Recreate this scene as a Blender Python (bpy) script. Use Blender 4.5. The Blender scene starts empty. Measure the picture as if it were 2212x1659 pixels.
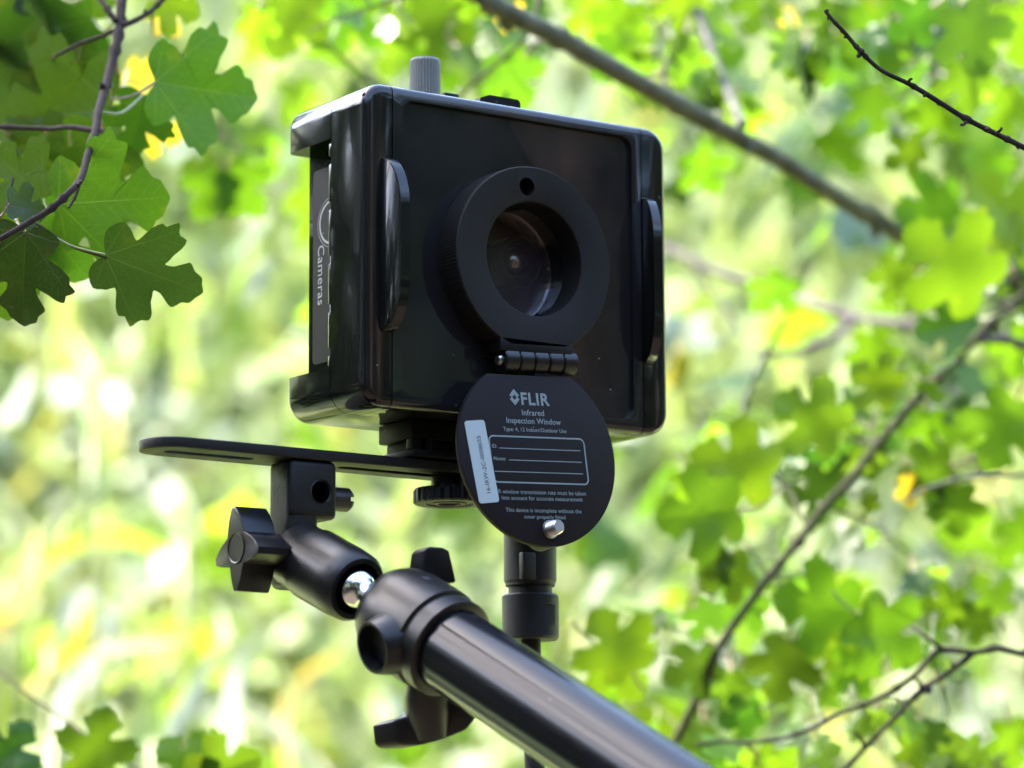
import bpy, bmesh, math, random
from mathutils import Vector, Matrix, noise
import numpy as np
R_ = math.radians
V = Vector
random.seed(7)
S = bpy.context.scene
COL = S.collection

# ------------------------------------------------------------------ camera, sky, sun, exposure
CAM = V((-.7616, -1.0746, -.2696))
YAW, PITCH, ROLL, FPX = -.6139, .1666, -.0047, 7457.5      # FPX: focal length for a 2212 px wide frame
CF = V((-math.sin(YAW)*math.cos(PITCH), math.cos(YAW)*math.cos(PITCH), math.sin(PITCH)))
_r = V((math.cos(YAW), math.sin(YAW), 0)); _u = _r.cross(CF)
CR = _r*math.cos(ROLL)+_u*math.sin(ROLL); CU = _u*math.cos(ROLL)-_r*math.sin(ROLL)
cam = bpy.data.cameras.new('camera'); camo = bpy.data.objects.new('camera', cam); COL.objects.link(camo)
camo.matrix_world = Matrix(((CR.x, CU.x, -CF.x, CAM.x), (CR.y, CU.y, -CF.y, CAM.y), (CR.z, CU.z, -CF.z, CAM.z), (0, 0, 0, 1)))
cam.sensor_fit = 'HORIZONTAL'; cam.sensor_width = 17.3; cam.lens = 17.3*FPX/2212
cam.clip_start = .02; cam.clip_end = 500
cam.dof.use_dof = True; cam.dof.focus_distance = 1.318; cam.dof.aperture_fstop = 3.5; cam.dof.aperture_blades = 0
S.camera = camo

HF = V((CF.x, CF.y, 0)).normalized(); HR = V((HF.y, -HF.x, 0))       # level forward / right of the view
SUN_EL = R_(52)
_sh = (HR*-.97+HF*.22).normalized()
TO_SUN = _sh*math.cos(SUN_EL)+V((0, 0, math.sin(SUN_EL)))
W = bpy.data.worlds.new('World'); S.world = W; W.use_nodes = True
nt = W.node_tree; sky = nt.nodes.new('ShaderNodeTexSky'); sky.sky_type = 'NISHITA'; sky.sun_disc = False
sky.sun_elevation = SUN_EL; sky.sun_rotation = math.atan2(TO_SUN.x, TO_SUN.y); sky.dust_density = 2.5; sky.air_density = 1.0
bg = nt.nodes['Background']; nt.links.new(sky.outputs[0], bg.inputs[0]); bg.inputs[1].default_value = .15
sl = bpy.data.lights.new('sun', 'SUN'); sl.energy = 2.1; sl.angle = R_(1.5); sl.color = (1, .95, .86)
so = bpy.data.objects.new('sun', sl); COL.objects.link(so); so.rotation_euler = TO_SUN.to_track_quat('Z', 'Y').to_euler()
vs = S.view_settings; vs.view_transform = 'Standard'; vs.look = 'None'; vs.gamma = 1; vs.use_curve_mapping = False
vs.exposure = 3.52
S.cycles.use_denoising = True; S.cycles.max_bounces = 6; S.cycles.diffuse_bounces = 3; S.cycles.glossy_bounces = 3; S.cycles.transmission_bounces = 3; S.cycles.adaptive_threshold = .02; S.cycles.transparent_max_bounces = 4
S.cycles.caustics_reflective = False; S.cycles.caustics_refractive = False; S.cycles.sample_clamp_indirect = 6

def ray(u, v): return CF+CR*((u-1106)/FPX)+CU*((829.5-v)/FPX)
def at(u, v, d): return CAM+ray(u, v)*d                      # a viewing direction and its own real distance
def pxm(p, d): return p*d/FPX                                # length in metres of p px at distance d

# ------------------------------------------------------------------ materials
def new_mat(name):
    m = bpy.data.materials.new(name); m.use_nodes = True
    n = m.node_tree.nodes; return m, n, m.node_tree.links, n['Principled BSDF']
def plastic(name, col, rough, spec=.5, bump=0., bscale=900, smudge=0., dust=0., coat=0.):
    m, n, l, p = new_mat(name)
    p.inputs['Base Color'].default_value = (*col, 1); p.inputs['Roughness'].default_value = rough
    p.inputs['Specular IOR Level'].default_value = spec; p.inputs['Coat Weight'].default_value = coat
    tc = n.new('ShaderNodeTexCoord')
    if bump:
        t = n.new('ShaderNodeTexNoise'); t.inputs['Scale'].default_value = bscale; t.inputs['Detail'].default_value = 4
        l.new(tc.outputs['Object'], t.inputs['Vector'])
        b = n.new('ShaderNodeBump'); b.inputs['Strength'].default_value = bump; b.inputs['Distance'].default_value = .0004
        l.new(t.outputs['Fac'], b.inputs['Height']); l.new(b.outputs[0], p.inputs['Normal'])
    if smudge:
        t = n.new('ShaderNodeTexNoise'); t.inputs['Scale'].default_value = 38; t.inputs['Detail'].default_value = 6; t.inputs['Roughness'].default_value = .65
        l.new(tc.outputs['Object'], t.inputs['Vector'])
        mr = n.new('ShaderNodeMapRange'); mr.inputs[1].default_value = .35; mr.inputs[2].default_value = .75
        mr.inputs[3].default_value = rough; mr.inputs[4].default_value = rough+smudge
        l.new(t.outputs['Fac'], mr.inputs[0]); l.new(mr.outputs[0], p.inputs['Roughness'])
    if dust:
        t = n.new('ShaderNodeTexVoronoi'); t.inputs['Scale'].default_value = 260; l.new(tc.outputs['Object'], t.inputs['Vector'])
        w = n.new('ShaderNodeTexWhiteNoise'); l.new(t.outputs['Position'], w.inputs['Vector'])
        g1 = n.new('ShaderNodeMath'); g1.operation = 'LESS_THAN'; g1.inputs[1].default_value = .07; l.new(t.outputs['Distance'], g1.inputs[0])
        g2 = n.new('ShaderNodeMath'); g2.operation = 'LESS_THAN'; g2.inputs[1].default_value = dust; l.new(w.outputs['Value'], g2.inputs[0])
        g = n.new('ShaderNodeMath'); g.operation = 'MULTIPLY'; l.new(g1.outputs[0], g.inputs[0]); l.new(g2.outputs[0], g.inputs[1])
        mx = n.new('ShaderNodeMix'); mx.data_type = 'RGBA'; mx.inputs[6].default_value = (*col, 1); mx.inputs[7].default_value = (.25, .25, .23, 1)
        l.new(g.outputs[0], mx.inputs[0]); l.new(mx.outputs[2], p.inputs['Base Color'])
    return m
M = {}
M['gloss'] = plastic('glossy_black_plastic', (.0045, .0045, .0046), .07, .42, .10, 110, .10, .10)
M['panel'] = plastic('polished_black_panel', (.0105, .0098, .0105), .05, .5, 0, 1, .12, .10)
M['matte'] = plastic('matte_black_metal', (.003, .003, .0031), .45, .16, .25, 2200, .1, .05)
M['dark'] = plastic('black_cavity', (.004, .004, .004), .6, .2)
M['barrel'] = plastic('satin_black_hinge', (.004, .004, .005), .3, .38, .1, 1500)
M['flap'] = plastic('satin_black_cover', (.0102, .0078, .0080), .5, .12, .1, 2600, .06, .03)
M['plate'] = plastic('painted_black_plate', (.0032, .0032, .003), .42, .3, .3, 700, .15)
M['pole'] = plastic('black_anodised_tube', (.0045, .0045, .006), .15, .30, .01, 300, .05, .04)
M['collar'] = plastic('black_moulded_nylon', (.004, .004, .0044), .33, .36, .12, 1500, .05)
M['conn'] = plastic('grained_black_nylon', (.004, .0045, .0045), .45, .26, .5, 2600, .05)
M['rubber'] = plastic('black_rubber', (.010, .010, .010), .6, .3)
M['print'] = plastic('grey_white_print', (.18, .22, .215), .6, .2)
M['sticker'] = plastic('white_sticker', (.33, .38, .37), .5, .3)
M['ink'] = plastic('black_ink', (.02, .02, .02), .6, .2)
M['logo_white'] = plastic('pale_logo_print', (.26, .27, .26), .5, .3)
M['label'] = plastic('charcoal_label', (.006, .006, .0075), .4, .18, 0, 1, .2, .1)
M['knob_grey'] = plastic('grey_anodised_knob', (.17, .175, .155), .42, .5, .1, 2000)
M['rubber_grey'] = plastic('grey_nylon_nut', (.07, .075, .065), .6, .3)
M['brass'] = plastic('dark_stud', (.016, .013, .012), .4, .5)
def metal(name, col, rough):
    m, n, l, p = new_mat(name); p.inputs['Base Color'].default_value = (*col, 1); p.inputs['Metallic'].default_value = 1; p.inputs['Roughness'].default_value = rough; return m
M['chrome'] = metal('chrome_ball', (.62, .64, .62), .08)
M['steel'] = metal('steel_screw', (.42, .41, .40), .28)
M['lens'] = metal('coated_lens_glass', (.85, .95, .70), .22)
def ring_mat():
    m, n, l, p = new_mat('printed_black_ring')
    p.inputs['Base Color'].default_value = (.0082, .0070, .0066, 1); p.inputs['Roughness'].default_value = .6; p.inputs['Specular IOR Level'].default_value = .16
    tc = n.new('ShaderNodeTexCoord'); mp = n.new('ShaderNodeMapping'); mp.inputs['Rotation'].default_value = (0, R_(38), 0)
    l.new(tc.outputs['Object'], mp.inputs['Vector'])
    w = n.new('ShaderNodeTexWave'); w.inputs['Scale'].default_value = 420; w.inputs['Distortion'].default_value = .6; w.bands_direction = 'X'
    l.new(mp.outputs[0], w.inputs['Vector'])
    t = n.new('ShaderNodeTexNoise'); t.inputs['Scale'].default_value = 1800; l.new(tc.outputs['Object'], t.inputs['Vector'])
    a = n.new('ShaderNodeMath'); a.operation = 'MULTIPLY_ADD'; a.inputs[1].default_value = .8
    l.new(t.outputs['Fac'], a.inputs[0]); l.new(w.outputs['Fac'], a.inputs[2])
    b = n.new('ShaderNodeBump'); b.inputs['Strength'].default_value = .45; b.inputs['Distance'].default_value = .0003
    l.new(a.outputs[0], b.inputs['Height']); l.new(b.outputs[0], p.inputs['Normal']); return m
M['ring'] = ring_mat()
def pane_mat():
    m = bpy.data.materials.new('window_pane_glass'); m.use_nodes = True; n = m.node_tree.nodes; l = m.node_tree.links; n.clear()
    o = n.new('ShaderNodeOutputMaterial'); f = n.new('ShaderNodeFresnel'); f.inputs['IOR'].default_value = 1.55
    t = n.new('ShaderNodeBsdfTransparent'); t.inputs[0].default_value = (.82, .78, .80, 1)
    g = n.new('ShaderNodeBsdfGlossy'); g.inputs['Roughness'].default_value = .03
    d = n.new('ShaderNodeBsdfDiffuse'); d.inputs[0].default_value = (.13, .10, .105, 1); m2 = n.new('ShaderNodeMixShader'); m2.inputs[0].default_value = .20; l.new(t.outputs[0], m2.inputs[1]); l.new(d.outputs[0], m2.inputs[2])  # brownish reflection and haze of the glass put into its colour
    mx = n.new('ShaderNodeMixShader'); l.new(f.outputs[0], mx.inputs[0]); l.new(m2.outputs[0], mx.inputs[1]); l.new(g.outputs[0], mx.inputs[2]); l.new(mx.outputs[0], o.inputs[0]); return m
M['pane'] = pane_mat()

def leaf_mat(name, refl, trans, tw=.55, rough=.38, spec=.4, var=.35, yellow=(.3, .26, .01), blotch=.0, vein=.55, near=False):
    m = bpy.data.materials.new(name); m.use_nodes = True; n = m.node_tree.nodes; l = m.node_tree.links; p = n['Principled BSDF']; out = n['Material Output']
    oi = n.new('ShaderNodeObjectInfo'); tc = n.new('ShaderNodeTexCoord')
    t = n.new('ShaderNodeTexNoise'); t.inputs['Scale'].default_value = 3.0; t.inputs['Detail'].default_value = 5; l.new(tc.outputs['Object'], t.inputs['Vector'])
    hs = n.new('ShaderNodeHueSaturation')
    mv = n.new('ShaderNodeMapRange'); mv.inputs[3].default_value = 1-var; mv.inputs[4].default_value = 1+var; l.new(oi.outputs['Random'], mv.inputs[0]); l.new(mv.outputs[0], hs.inputs['Value'])
    mh = n.new('ShaderNodeMath'); mh.operation = 'MULTIPLY'; mh.inputs[1].default_value = 7.31; l.new(oi.outputs['Random'], mh.inputs[0])
    fr = n.new('ShaderNodeMath'); fr.operation = 'FRACT'; l.new(mh.outputs[0], fr.inputs[0])
    hh = n.new('ShaderNodeMapRange'); hh.inputs[3].default_value = .478; hh.inputs[4].default_value = .507; l.new(fr.outputs[0], hh.inputs[0]); l.new(hh.outputs[0], hs.inputs['Hue'])
    # veins follow the leaf's own coordinates, fanning out from the base
    if near:
        uv = n.new('ShaderNodeUVMap'); sx = n.new('ShaderNodeSeparateXYZ'); l.new(uv.outputs[0], sx.inputs[0])
        def mth(op, a_, b_=None, c_=None):
            q = n.new('ShaderNodeMath'); q.operation = op
            for i, w in enumerate((a_, b_, c_)):
                if w is None: continue
                if isinstance(w, (int, float)): q.inputs[i].default_value = w
                else: l.new(w, q.inputs[i])
            return q.outputs[0]
        X, Y = mth('ABSOLUTE', sx.outputs[0]), sx.outputs[1]; vm = None
        for ang, ln in ((90, .98), (42, .78), (6, .42)):
            dx, dy = math.cos(R_(ang)), math.sin(R_(ang))
            al = mth('MULTIPLY_ADD', X, dx, mth('MULTIPLY', Y, dy)); pe = mth('ABSOLUTE', mth('MULTIPLY_ADD', X, dy, mth('MULTIPLY', Y, -dx)))
            wd_ = mth('MULTIPLY_ADD', al, -.010/ln, .013)
            k1 = mth('SUBTRACT', 1, mth('DIVIDE', pe, wd_)); k1 = mth('MULTIPLY', mth('MAXIMUM', k1, 0), mth('LESS_THAN', al, ln)); k1 = mth('MULTIPLY', k1, mth('GREATER_THAN', al, 0))
            # side veins branch off at a regular slant
            sv = mth('ABSOLUTE', mth('SUBTRACT', mth('FRACT', mth('MULTIPLY', mth('SUBTRACT', al, mth('MULTIPLY', pe, .9)), 9)), .5)); sv = mth('MULTIPLY', mth('LESS_THAN', sv, .05), mth('LESS_THAN', pe, .17)); sv = mth('MULTIPLY', sv, .35)
            k1 = mth('MAXIMUM', k1, mth('MULTIPLY', sv, mth('LESS_THAN', al, ln)))
            vm = k1 if vm is None else mth('MAXIMUM', vm, k1)
        fn = n.new('ShaderNodeTexVoronoi'); fn.feature = 'DISTANCE_TO_EDGE'; fn.inputs['Scale'].default_value = 26; l.new(uv.outputs[0], fn.inputs['Vector'])
        fe = n.new('ShaderNodeMapRange'); fe.inputs[1].default_value = 0; fe.inputs[2].default_value = .06; fe.inputs[3].default_value = .22; fe.inputs[4].default_value = 0; l.new(fn.outputs['Distance'], fe.inputs[0])
        vm = mth('MAXIMUM', vm, fe.outputs[0]); vso = mth('MULTIPLY', vm, vein)
    bl = n.new('ShaderNodeMapRange'); bl.inputs[1].default_value = .58; bl.inputs[2].default_value = .8; bl.inputs[3].default_value = 0; bl.inputs[4].default_value = blotch; l.new(t.outputs['Fac'], bl.inputs[0])
    def chain(c, y):
        a = n.new('ShaderNodeMix'); a.data_type = 'RGBA'; a.inputs[6].default_value = (*c, 1); a.inputs[7].default_value = (*y, 1); l.new(bl.outputs[0], a.inputs[0])
        b = n.new('ShaderNodeMix'); b.data_type = 'RGBA'; l.new(a.outputs[2], b.inputs[6]); b.inputs[7].default_value = (min(1, c[0]*2+.03), min(1, c[1]*1.5+.03), c[2]*1.8+.01, 1); 
        if near: l.new(vso, b.inputs[0])
        else: b.inputs[0].default_value = 0
        return b
    sp = n.new('ShaderNodeTexNoise'); sp.inputs['Scale'].default_value = 22; sp.inputs['Detail'].default_value = 2; l.new(tc.outputs['Object'], sp.inputs['Vector'])
    sm = n.new('ShaderNodeMapRange'); sm.inputs[1].default_value = .70; sm.inputs[2].default_value = .76; sm.inputs[3].default_value = 0; sm.inputs[4].default_value = .75; l.new(sp.outputs['Fac'], sm.inputs[0])
    def speck(src):
        q = n.new('ShaderNodeMix'); q.data_type = 'RGBA'; q.inputs[7].default_value = (.03, .022, .008, 1); l.new(src, q.inputs[6]); l.new(sm.outputs[0], q.inputs[0]); return q.outputs[2]
    a = chain(refl, yellow); l.new(a.outputs[2], hs.inputs['Color']); l.new(speck(hs.outputs[0]), p.inputs['Base Color'])
    p.inputs['Roughness'].default_value = rough; p.inputs['Specular IOR Level'].default_value = spec
    h2 = n.new('ShaderNodeHueSaturation'); l.new(mv.outputs[0], h2.inputs['Value']); l.new(hh.outputs[0], h2.inputs['Hue'])
    b = chain(trans, (yellow[0]*1.6, yellow[1]*1.6, yellow[2])); l.new(b.outputs[2], h2.inputs['Color'])
    tr = n.new('ShaderNodeBsdfTranslucent'); l.new(speck(h2.outputs[0]), tr.inputs['Color'])
    if near:
        bp = n.new('ShaderNodeBump'); bp.inputs['Strength'].default_value = .3; bp.inputs['Distance'].default_value = .02; bp.invert = True; l.new(vm, bp.inputs['Height']); l.new(bp.outputs[0], p.inputs['Normal'])
    mx = n.new('ShaderNodeMixShader'); mx.inputs[0].default_value = tw; l.new(p.outputs[0], mx.inputs[1]); l.new(tr.outputs[0], mx.inputs[2]); l.new(mx.outputs[0], out.inputs[0])
    return m
M['leaf'] = leaf_mat('maple_leaf', (.036, .080, .009), (.092, .205, .007), blotch=.25)
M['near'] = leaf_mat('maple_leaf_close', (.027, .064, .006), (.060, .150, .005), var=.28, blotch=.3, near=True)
M['near_dark'] = leaf_mat('maple_leaf_close_dense', (.018, .046, .004), (.032, .09, .004), .42, blotch=.15, near=True)  # shaded copy of the close leaf: shadow put into the colour
M['leaf_lit'] = leaf_mat('maple_leaf_young', (.052, .105, .012), (.122, .25, .006), .55, blotch=.3)  # lit copy of the maple leaf: sunlight put into a brighter colour
M['leaf_dark'] = leaf_mat('maple_leaf_dense', (.024, .062, .012), (.05, .14, .006), .4)  # darker copy of the maple leaf, less translucent
M['leaf_yellow'] = leaf_mat('maple_leaf_turning', (.34, .28, .02), (.56, .46, .02), .55, var=.2, yellow=(.4, .25, .02))
M['leaf_waxy'] = leaf_mat('maple_leaf_waxy', (.05, .10, .04), (.10, .2, .03), .25, .22, 1.0, var=.2)
M['blade_green'] = leaf_mat('reed_blade_green', (.10, .17, .02), (.30, .42, .02), .5, .35, .5, var=.25)
M['blade_pale'] = leaf_mat('reed_blade_dry', (.27, .29, .22), (.28, .31, .2), .4, .45, .3, var=.15, yellow=(.4, .36, .2))
M['blade_yellow'] = leaf_mat('reed_blade_turning', (.42, .36, .07), (.55, .45, .05), .5, .4, .4, var=.15)
def far_leaf(name, refl, trans, tw=.45, rough=.4, spec=.5):
    m, n, l, p = new_mat(name); p.inputs['Base Color'].default_value = (*refl, 1); p.inputs['Roughness'].default_value = rough; p.inputs['Specular IOR Level'].default_value = spec
    t = n.new('ShaderNodeBsdfTranslucent'); t.inputs[0].default_value = (*trans, 1); mx = n.new('ShaderNodeMixShader'); mx.inputs[0].default_value = tw
    l.new(p.outputs[0], mx.inputs[1]); l.new(t.outputs[0], mx.inputs[2]); l.new(mx.outputs[0], n['Material Output'].inputs[0]); return m
M['far_green'] = far_leaf('bank_leaf_green', (.20, .27, .07), (.26, .36, .06))  # bank leaf colours are paled to stand in for sunny haze
M['far_soft'] = far_leaf('bank_leaf_soft', (.34, .42, .15), (.38, .47, .14))
M['far_pale'] = far_leaf('bank_leaf_bleached', (.54, .57, .42), (.48, .52, .34), .35)  # near-white leaves: haze and sky glints put into the colour
M['far_yellow'] = far_leaf('bank_leaf_yellow', (.42, .37, .06), (.5, .44, .06))
M['far_grass'] = far_leaf('bank_grass', (.37, .45, .15), (.43, .51, .13))
M['far_dark'] = far_leaf('shade_leaf', (.03, .07, .012), (.05, .13, .008), .4, .5, .3)
M['petal'] = leaf_mat('white_petal', (.80, .80, .80), (.6, .6, .6), .35, .5, .3, var=.05, yellow=(.7, .7, .6), vein=0)  # white of the added cups that stand for glints
def bark(name, c1, c2, scale=60):
    m, n, l, p = new_mat(name); tc = n.new('ShaderNodeTexCoord')
    t = n.new('ShaderNodeTexNoise'); t.inputs['Scale'].default_value = scale; t.inputs['Detail'].default_value = 8; t.inputs['Roughness'].default_value = .7; l.new(tc.outputs['Object'], t.inputs['Vector'])
    r = n.new('ShaderNodeValToRGB'); r.color_ramp.elements[0].color = (*c1, 1); r.color_ramp.elements[1].color = (*c2, 1); r.color_ramp.elements[0].position = .35; r.color_ramp.elements[1].position = .68
    l.new(t.outputs['Fac'], r.inputs[0]); l.new(r.outputs[0], p.inputs['Base Color']); p.inputs['Roughness'].default_value = .85; p.inputs['Specular IOR Level'].default_value = .15
    b = n.new('ShaderNodeBump'); b.inputs['Strength'].default_value = .5; b.inputs['Distance'].default_value = .0015; l.new(t.outputs['Fac'], b.inputs['Height']); l.new(b.outputs[0], p.inputs['Normal']); return m
M['bark_brown'] = bark('twig_bark_brown', (.018, .012, .010), (.05, .035, .031))
M['bark_dark'] = bark('twig_bark_dark', (.010, .008, .007), (.038, .032, .027), 120)
M['bark_olive'] = bark('limb_bark_olive', (.058, .064, .038), (.165, .17, .11))
M['bark_pink'] = bark('branch_bark_pale', (.075, .06, .06), (.145, .125, .122))
M['bark_green'] = bark('stem_bark_mossy', (.024, .028, .012), (.065, .066, .036))
M['bark_grey'] = bark('branch_bark_grey', (.06, .06, .05), (.15, .15, .13))
M['bark_tree'] = bark('trunk_bark', (.09, .06, .055), (.26, .19, .18), 14)
def ground_mat():
    m, n, l, p = new_mat('earth_and_moss'); tc = n.new('ShaderNodeTexCoord')
    t = n.new('ShaderNodeTexNoise'); t.inputs['Scale'].default_value = 2.5; t.inputs['Detail'].default_value = 9; l.new(tc.outputs['Object'], t.inputs['Vector'])
    r = n.new('ShaderNodeValToRGB'); e = r.color_ramp.elements; e[0].color = (.36, .38, .20, 1); e[1].color = (.38, .45, .18, 1); e[0].position = .38; e[1].position = .62
    l.new(t.outputs['Fac'], r.inputs[0]); p.inputs['Roughness'].default_value = .9
    vm = n.new('ShaderNodeVectorMath'); vm.operation = 'DOT_PRODUCT'; vm.inputs[1].default_value = HF; l.new(tc.outputs['Object'], vm.inputs[0])
    ma = n.new('ShaderNodeMath'); ma.operation = 'MULTIPLY_ADD'; ma.inputs[1].default_value = .9; l.new(t.outputs['Fac'], ma.inputs[0]); l.new(vm.outputs['Value'], ma.inputs[2])
    mr = n.new('ShaderNodeMapRange'); mr.inputs[1].default_value = .9; mr.inputs[2].default_value = 1.6; l.new(ma.outputs[0], mr.inputs[0])
    mx = n.new('ShaderNodeMix'); mx.data_type = 'RGBA'; mx.inputs[6].default_value = (.045, .033, .022, 1); l.new(r.outputs[0], mx.inputs[7]); l.new(mr.outputs[0], mx.inputs[0]); l.new(mx.outputs[2], p.inputs['Base Color'])
    b = n.new('ShaderNodeBump'); b.inputs['Strength'].default_value = .8; b.inputs['Distance'].default_value = .03; l.new(t.outputs['Fac'], b.inputs['Height']); l.new(b.outputs[0], p.inputs['Normal']); return m
M['ground'] = ground_mat()

# ------------------------------------------------------------------ object helpers
def thing(name, label, cat, loc, group=None):
    o = bpy.data.objects.new(name, None); COL.objects.link(o); o.location = loc; o.empty_display_size = .05
    o['label'] = label; o['category'] = cat
    if group: o['group'] = group
    return o
def put(name, me, mat, parent=None, mw=None, label=None, smooth=35):
    if isinstance(me, bmesh.types.BMesh):
        bm = me; me = bpy.data.meshes.new(name)
        if smooth is not None:
            for f in bm.faces: f.smooth = True
        bm.to_mesh(me); bm.free()
        if smooth is not None and smooth < 180: me.set_sharp_from_angle(angle=R_(smooth))
    if mat is not None and not me.materials: me.materials.append(M[mat] if isinstance(mat, str) else mat)
    o = bpy.data.objects.new(name, me); COL.objects.link(o)
    mw = mw or Matrix.Identity(4)
    if parent is not None:
        o.parent = parent
        o.matrix_parent_inverse = PW(parent).inverted()
    o.matrix_basis = mw; WORLD[o.name] = mw
    if label: o['label'] = label
    return o
WORLD = {}
def PW(o):
    if o.name in WORLD: return WORLD[o.name]
    return Matrix.Translation(o.location)
def setting(o, kind, label=None, cat=None):
    o['kind'] = kind
    if label: o['label'] = label; o['category'] = cat
    return o
def rrect(w, h, r, k=8):
    pts = []
    for cx, cy, a0 in ((w-r, h-r, 0), (-w+r, h-r, 90), (-w+r, -h+r, 180), (w-r, -h+r, 270)):
        for i in range(k+1):
            a = R_(a0+90*i/k); pts.append((cx+r*math.cos(a), cy+r*math.sin(a)))
    return pts
def loft(bm, rings, cap=True, closed=True):
    vs_ = [[bm.verts.new(p) for p in r] for r in rings]
    n = len(vs_[0])
    for a, b in zip(vs_, vs_[1:]):
        for i in range(n if closed else n-1):
            j = (i+1) % n; bm.faces.new((a[i], a[j], b[j], b[i]))
    if cap:
        bm.faces.new(vs_[0][::-1]); bm.faces.new(vs_[-1])
    return vs_
def fix(bm): bmesh.ops.recalc_face_normals(bm, faces=bm.faces[:]); return bm
def slab(outline, y0, y1, f=0., k=4, inset=None, mp=None, bm=None):
    """outline pts (x,z) run from y0 to y1, edges rounded by f; inset(d) gives the outline shrunk by d"""
    bm = bm or bmesh.new(); mp = mp or (lambda x, y, z: V((x, y, z)))
    lv = []
    if f > 0:
        lv += [(y0+f*(1-math.sin(R_(90*i/k))), f*(1-math.cos(R_(90*i/k)))) for i in range(k, 0, -1)]
        lv += [(y0+f, 0), (y1-f, 0)]
        lv += [(y1-f*(1-math.sin(R_(90*i/k))), f*(1-math.cos(R_(90*i/k)))) for i in range(1, k+1)]
    else: lv = [(y0, 0), (y1, 0)]
    rings = []
    for y, d in lv:
        pts = inset(d) if (inset and d > 0) else outline
        rings.append([mp(x, y, z) for x, z in pts])
    loft(bm, rings); return fix(bm)
def rslab(cx, cz, w, h, r, y0, y1, f=0., k=8, mp=None):
    base = mp or (lambda x, y, z: V((x, y, z)))
    return slab(rrect(w, h, r, k), y0, y1, f, 4, lambda d: rrect(w-d, h-d, max(r-d, 1e-5), k), lambda x, y, z: base(x+cx, y, z+cz))
def box(x0, x1, y0, y1, z0, z1, bev=0., seg=2, bm=None):
    bm = bm or bmesh.new(); m = Matrix.Translation(((x0+x1)/2, (y0+y1)/2, (z0+z1)/2)) @ Matrix.Diagonal((x1-x0, y1-y0, z1-z0, 1))
    r = bmesh.ops.create_cube(bm, size=1, matrix=m)
    if bev:
        es = {e for v in r['verts'] for e in v.link_edges}
        bmesh.ops.bevel(bm, geom=list(es), offset=bev, segments=seg, affect='EDGES', profile=.5)
    return bm
def frame(d):
    d = V(d).normalized(); a = V((0, 0, 1)) if abs(d.z) < .9 else V((1, 0, 0))
    x = d.cross(a).normalized(); y = d.cross(x).normalized(); return d, x, y
def lathe(prof, org, axis, seg=48, bm=None, cap=True, mod=None):
    """prof: (t along axis, radius)"""
    bm = bm or bmesh.new(); d, x, y = frame(axis); org = V(org); rings = []
    for t, r in prof:
        rings.append([org+d*t+(x*math.cos(2*math.pi*i/seg)+y*math.sin(2*math.pi*i/seg))*max(r*(mod(i, t) if mod else 1), 1e-6) for i in range(seg)])
    loft(bm, rings, cap); return fix(bm)
def tube(path, rad, seg=8, bm=None, knob=None):
    bm = bm or bmesh.new(); path = [V(p) for p in path]; n = len(path)
    rad = rad if isinstance(rad, (list, tuple)) else [rad]*n
    rings = []; px = None
    for i, p in enumerate(path):
        d = (path[min(i+1, n-1)]-path[max(i-1, 0)]).normalized()
        if px is None: _, px, _ = frame(d)
        px = (px-d*px.dot(d)).normalized(); py = d.cross(px)
        rings.append([p+(px*math.cos(2*math.pi*k/seg)+py*math.sin(2*math.pi*k/seg))*rad[i] for k in range(seg)])
    loft(bm, rings); return fix(bm)
def smooth_path(pts, sub=6):
    pts = [V(p) for p in pts]; out = []
    for i in range(len(pts)-1):
        p0, p1, p2, p3 = pts[max(i-1, 0)], pts[i], pts[i+1], pts[min(i+2, len(pts)-1)]
        for k in range(sub):
            t = k/sub
            out.append(.5*((2*p1)+(p2-p0)*t+(2*p0-5*p1+4*p2-p3)*t*t+(3*p1-p0-3*p2+p3)*t**3))
    out.append(pts[-1]); return out
def bm_copy(me):
    bm = bmesh.new(); bm.from_mesh(me); return bm
def boolean(bm, cutters, op='DIFFERENCE'):
    me = bpy.data.meshes.new('tmp'); bm.to_mesh(me); bm.free(); o = bpy.data.objects.new('tmp', me); COL.objects.link(o); tmp = [o]
    for c in cutters:
        cm = bpy.data.meshes.new('tmpc'); c.to_mesh(cm); c.free(); co = bpy.data.objects.new('tmpc', cm); COL.objects.link(co); tmp.append(co)
        md = o.modifiers.new('b', 'BOOLEAN'); md.operation = op; md.object = co; md.solver = 'EXACT'
    dg = bpy.context.evaluated_depsgraph_get(); dg.update()
    res = bpy.data.meshes.new_from_object(o.evaluated_get(dg))
    for t in tmp:
        d = t.data; bpy.data.objects.remove(t); bpy.data.meshes.remove(d)
    b = bmesh.new(); b.from_mesh(res); bpy.data.meshes.remove(res); return b
def cut(bm, planes):
    for co, no in planes:
        r = bmesh.ops.bisect_plane(bm, geom=bm.verts[:]+bm.edges[:]+bm.faces[:], dist=1e-7, plane_co=co, plane_no=no, clear_outer=True)
        es = [e for e in r['geom_cut'] if isinstance(e, bmesh.types.BMEdge)]
        bmesh.ops.holes_fill(bm, edges=es, sides=0)
    return fix(bm)

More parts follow.
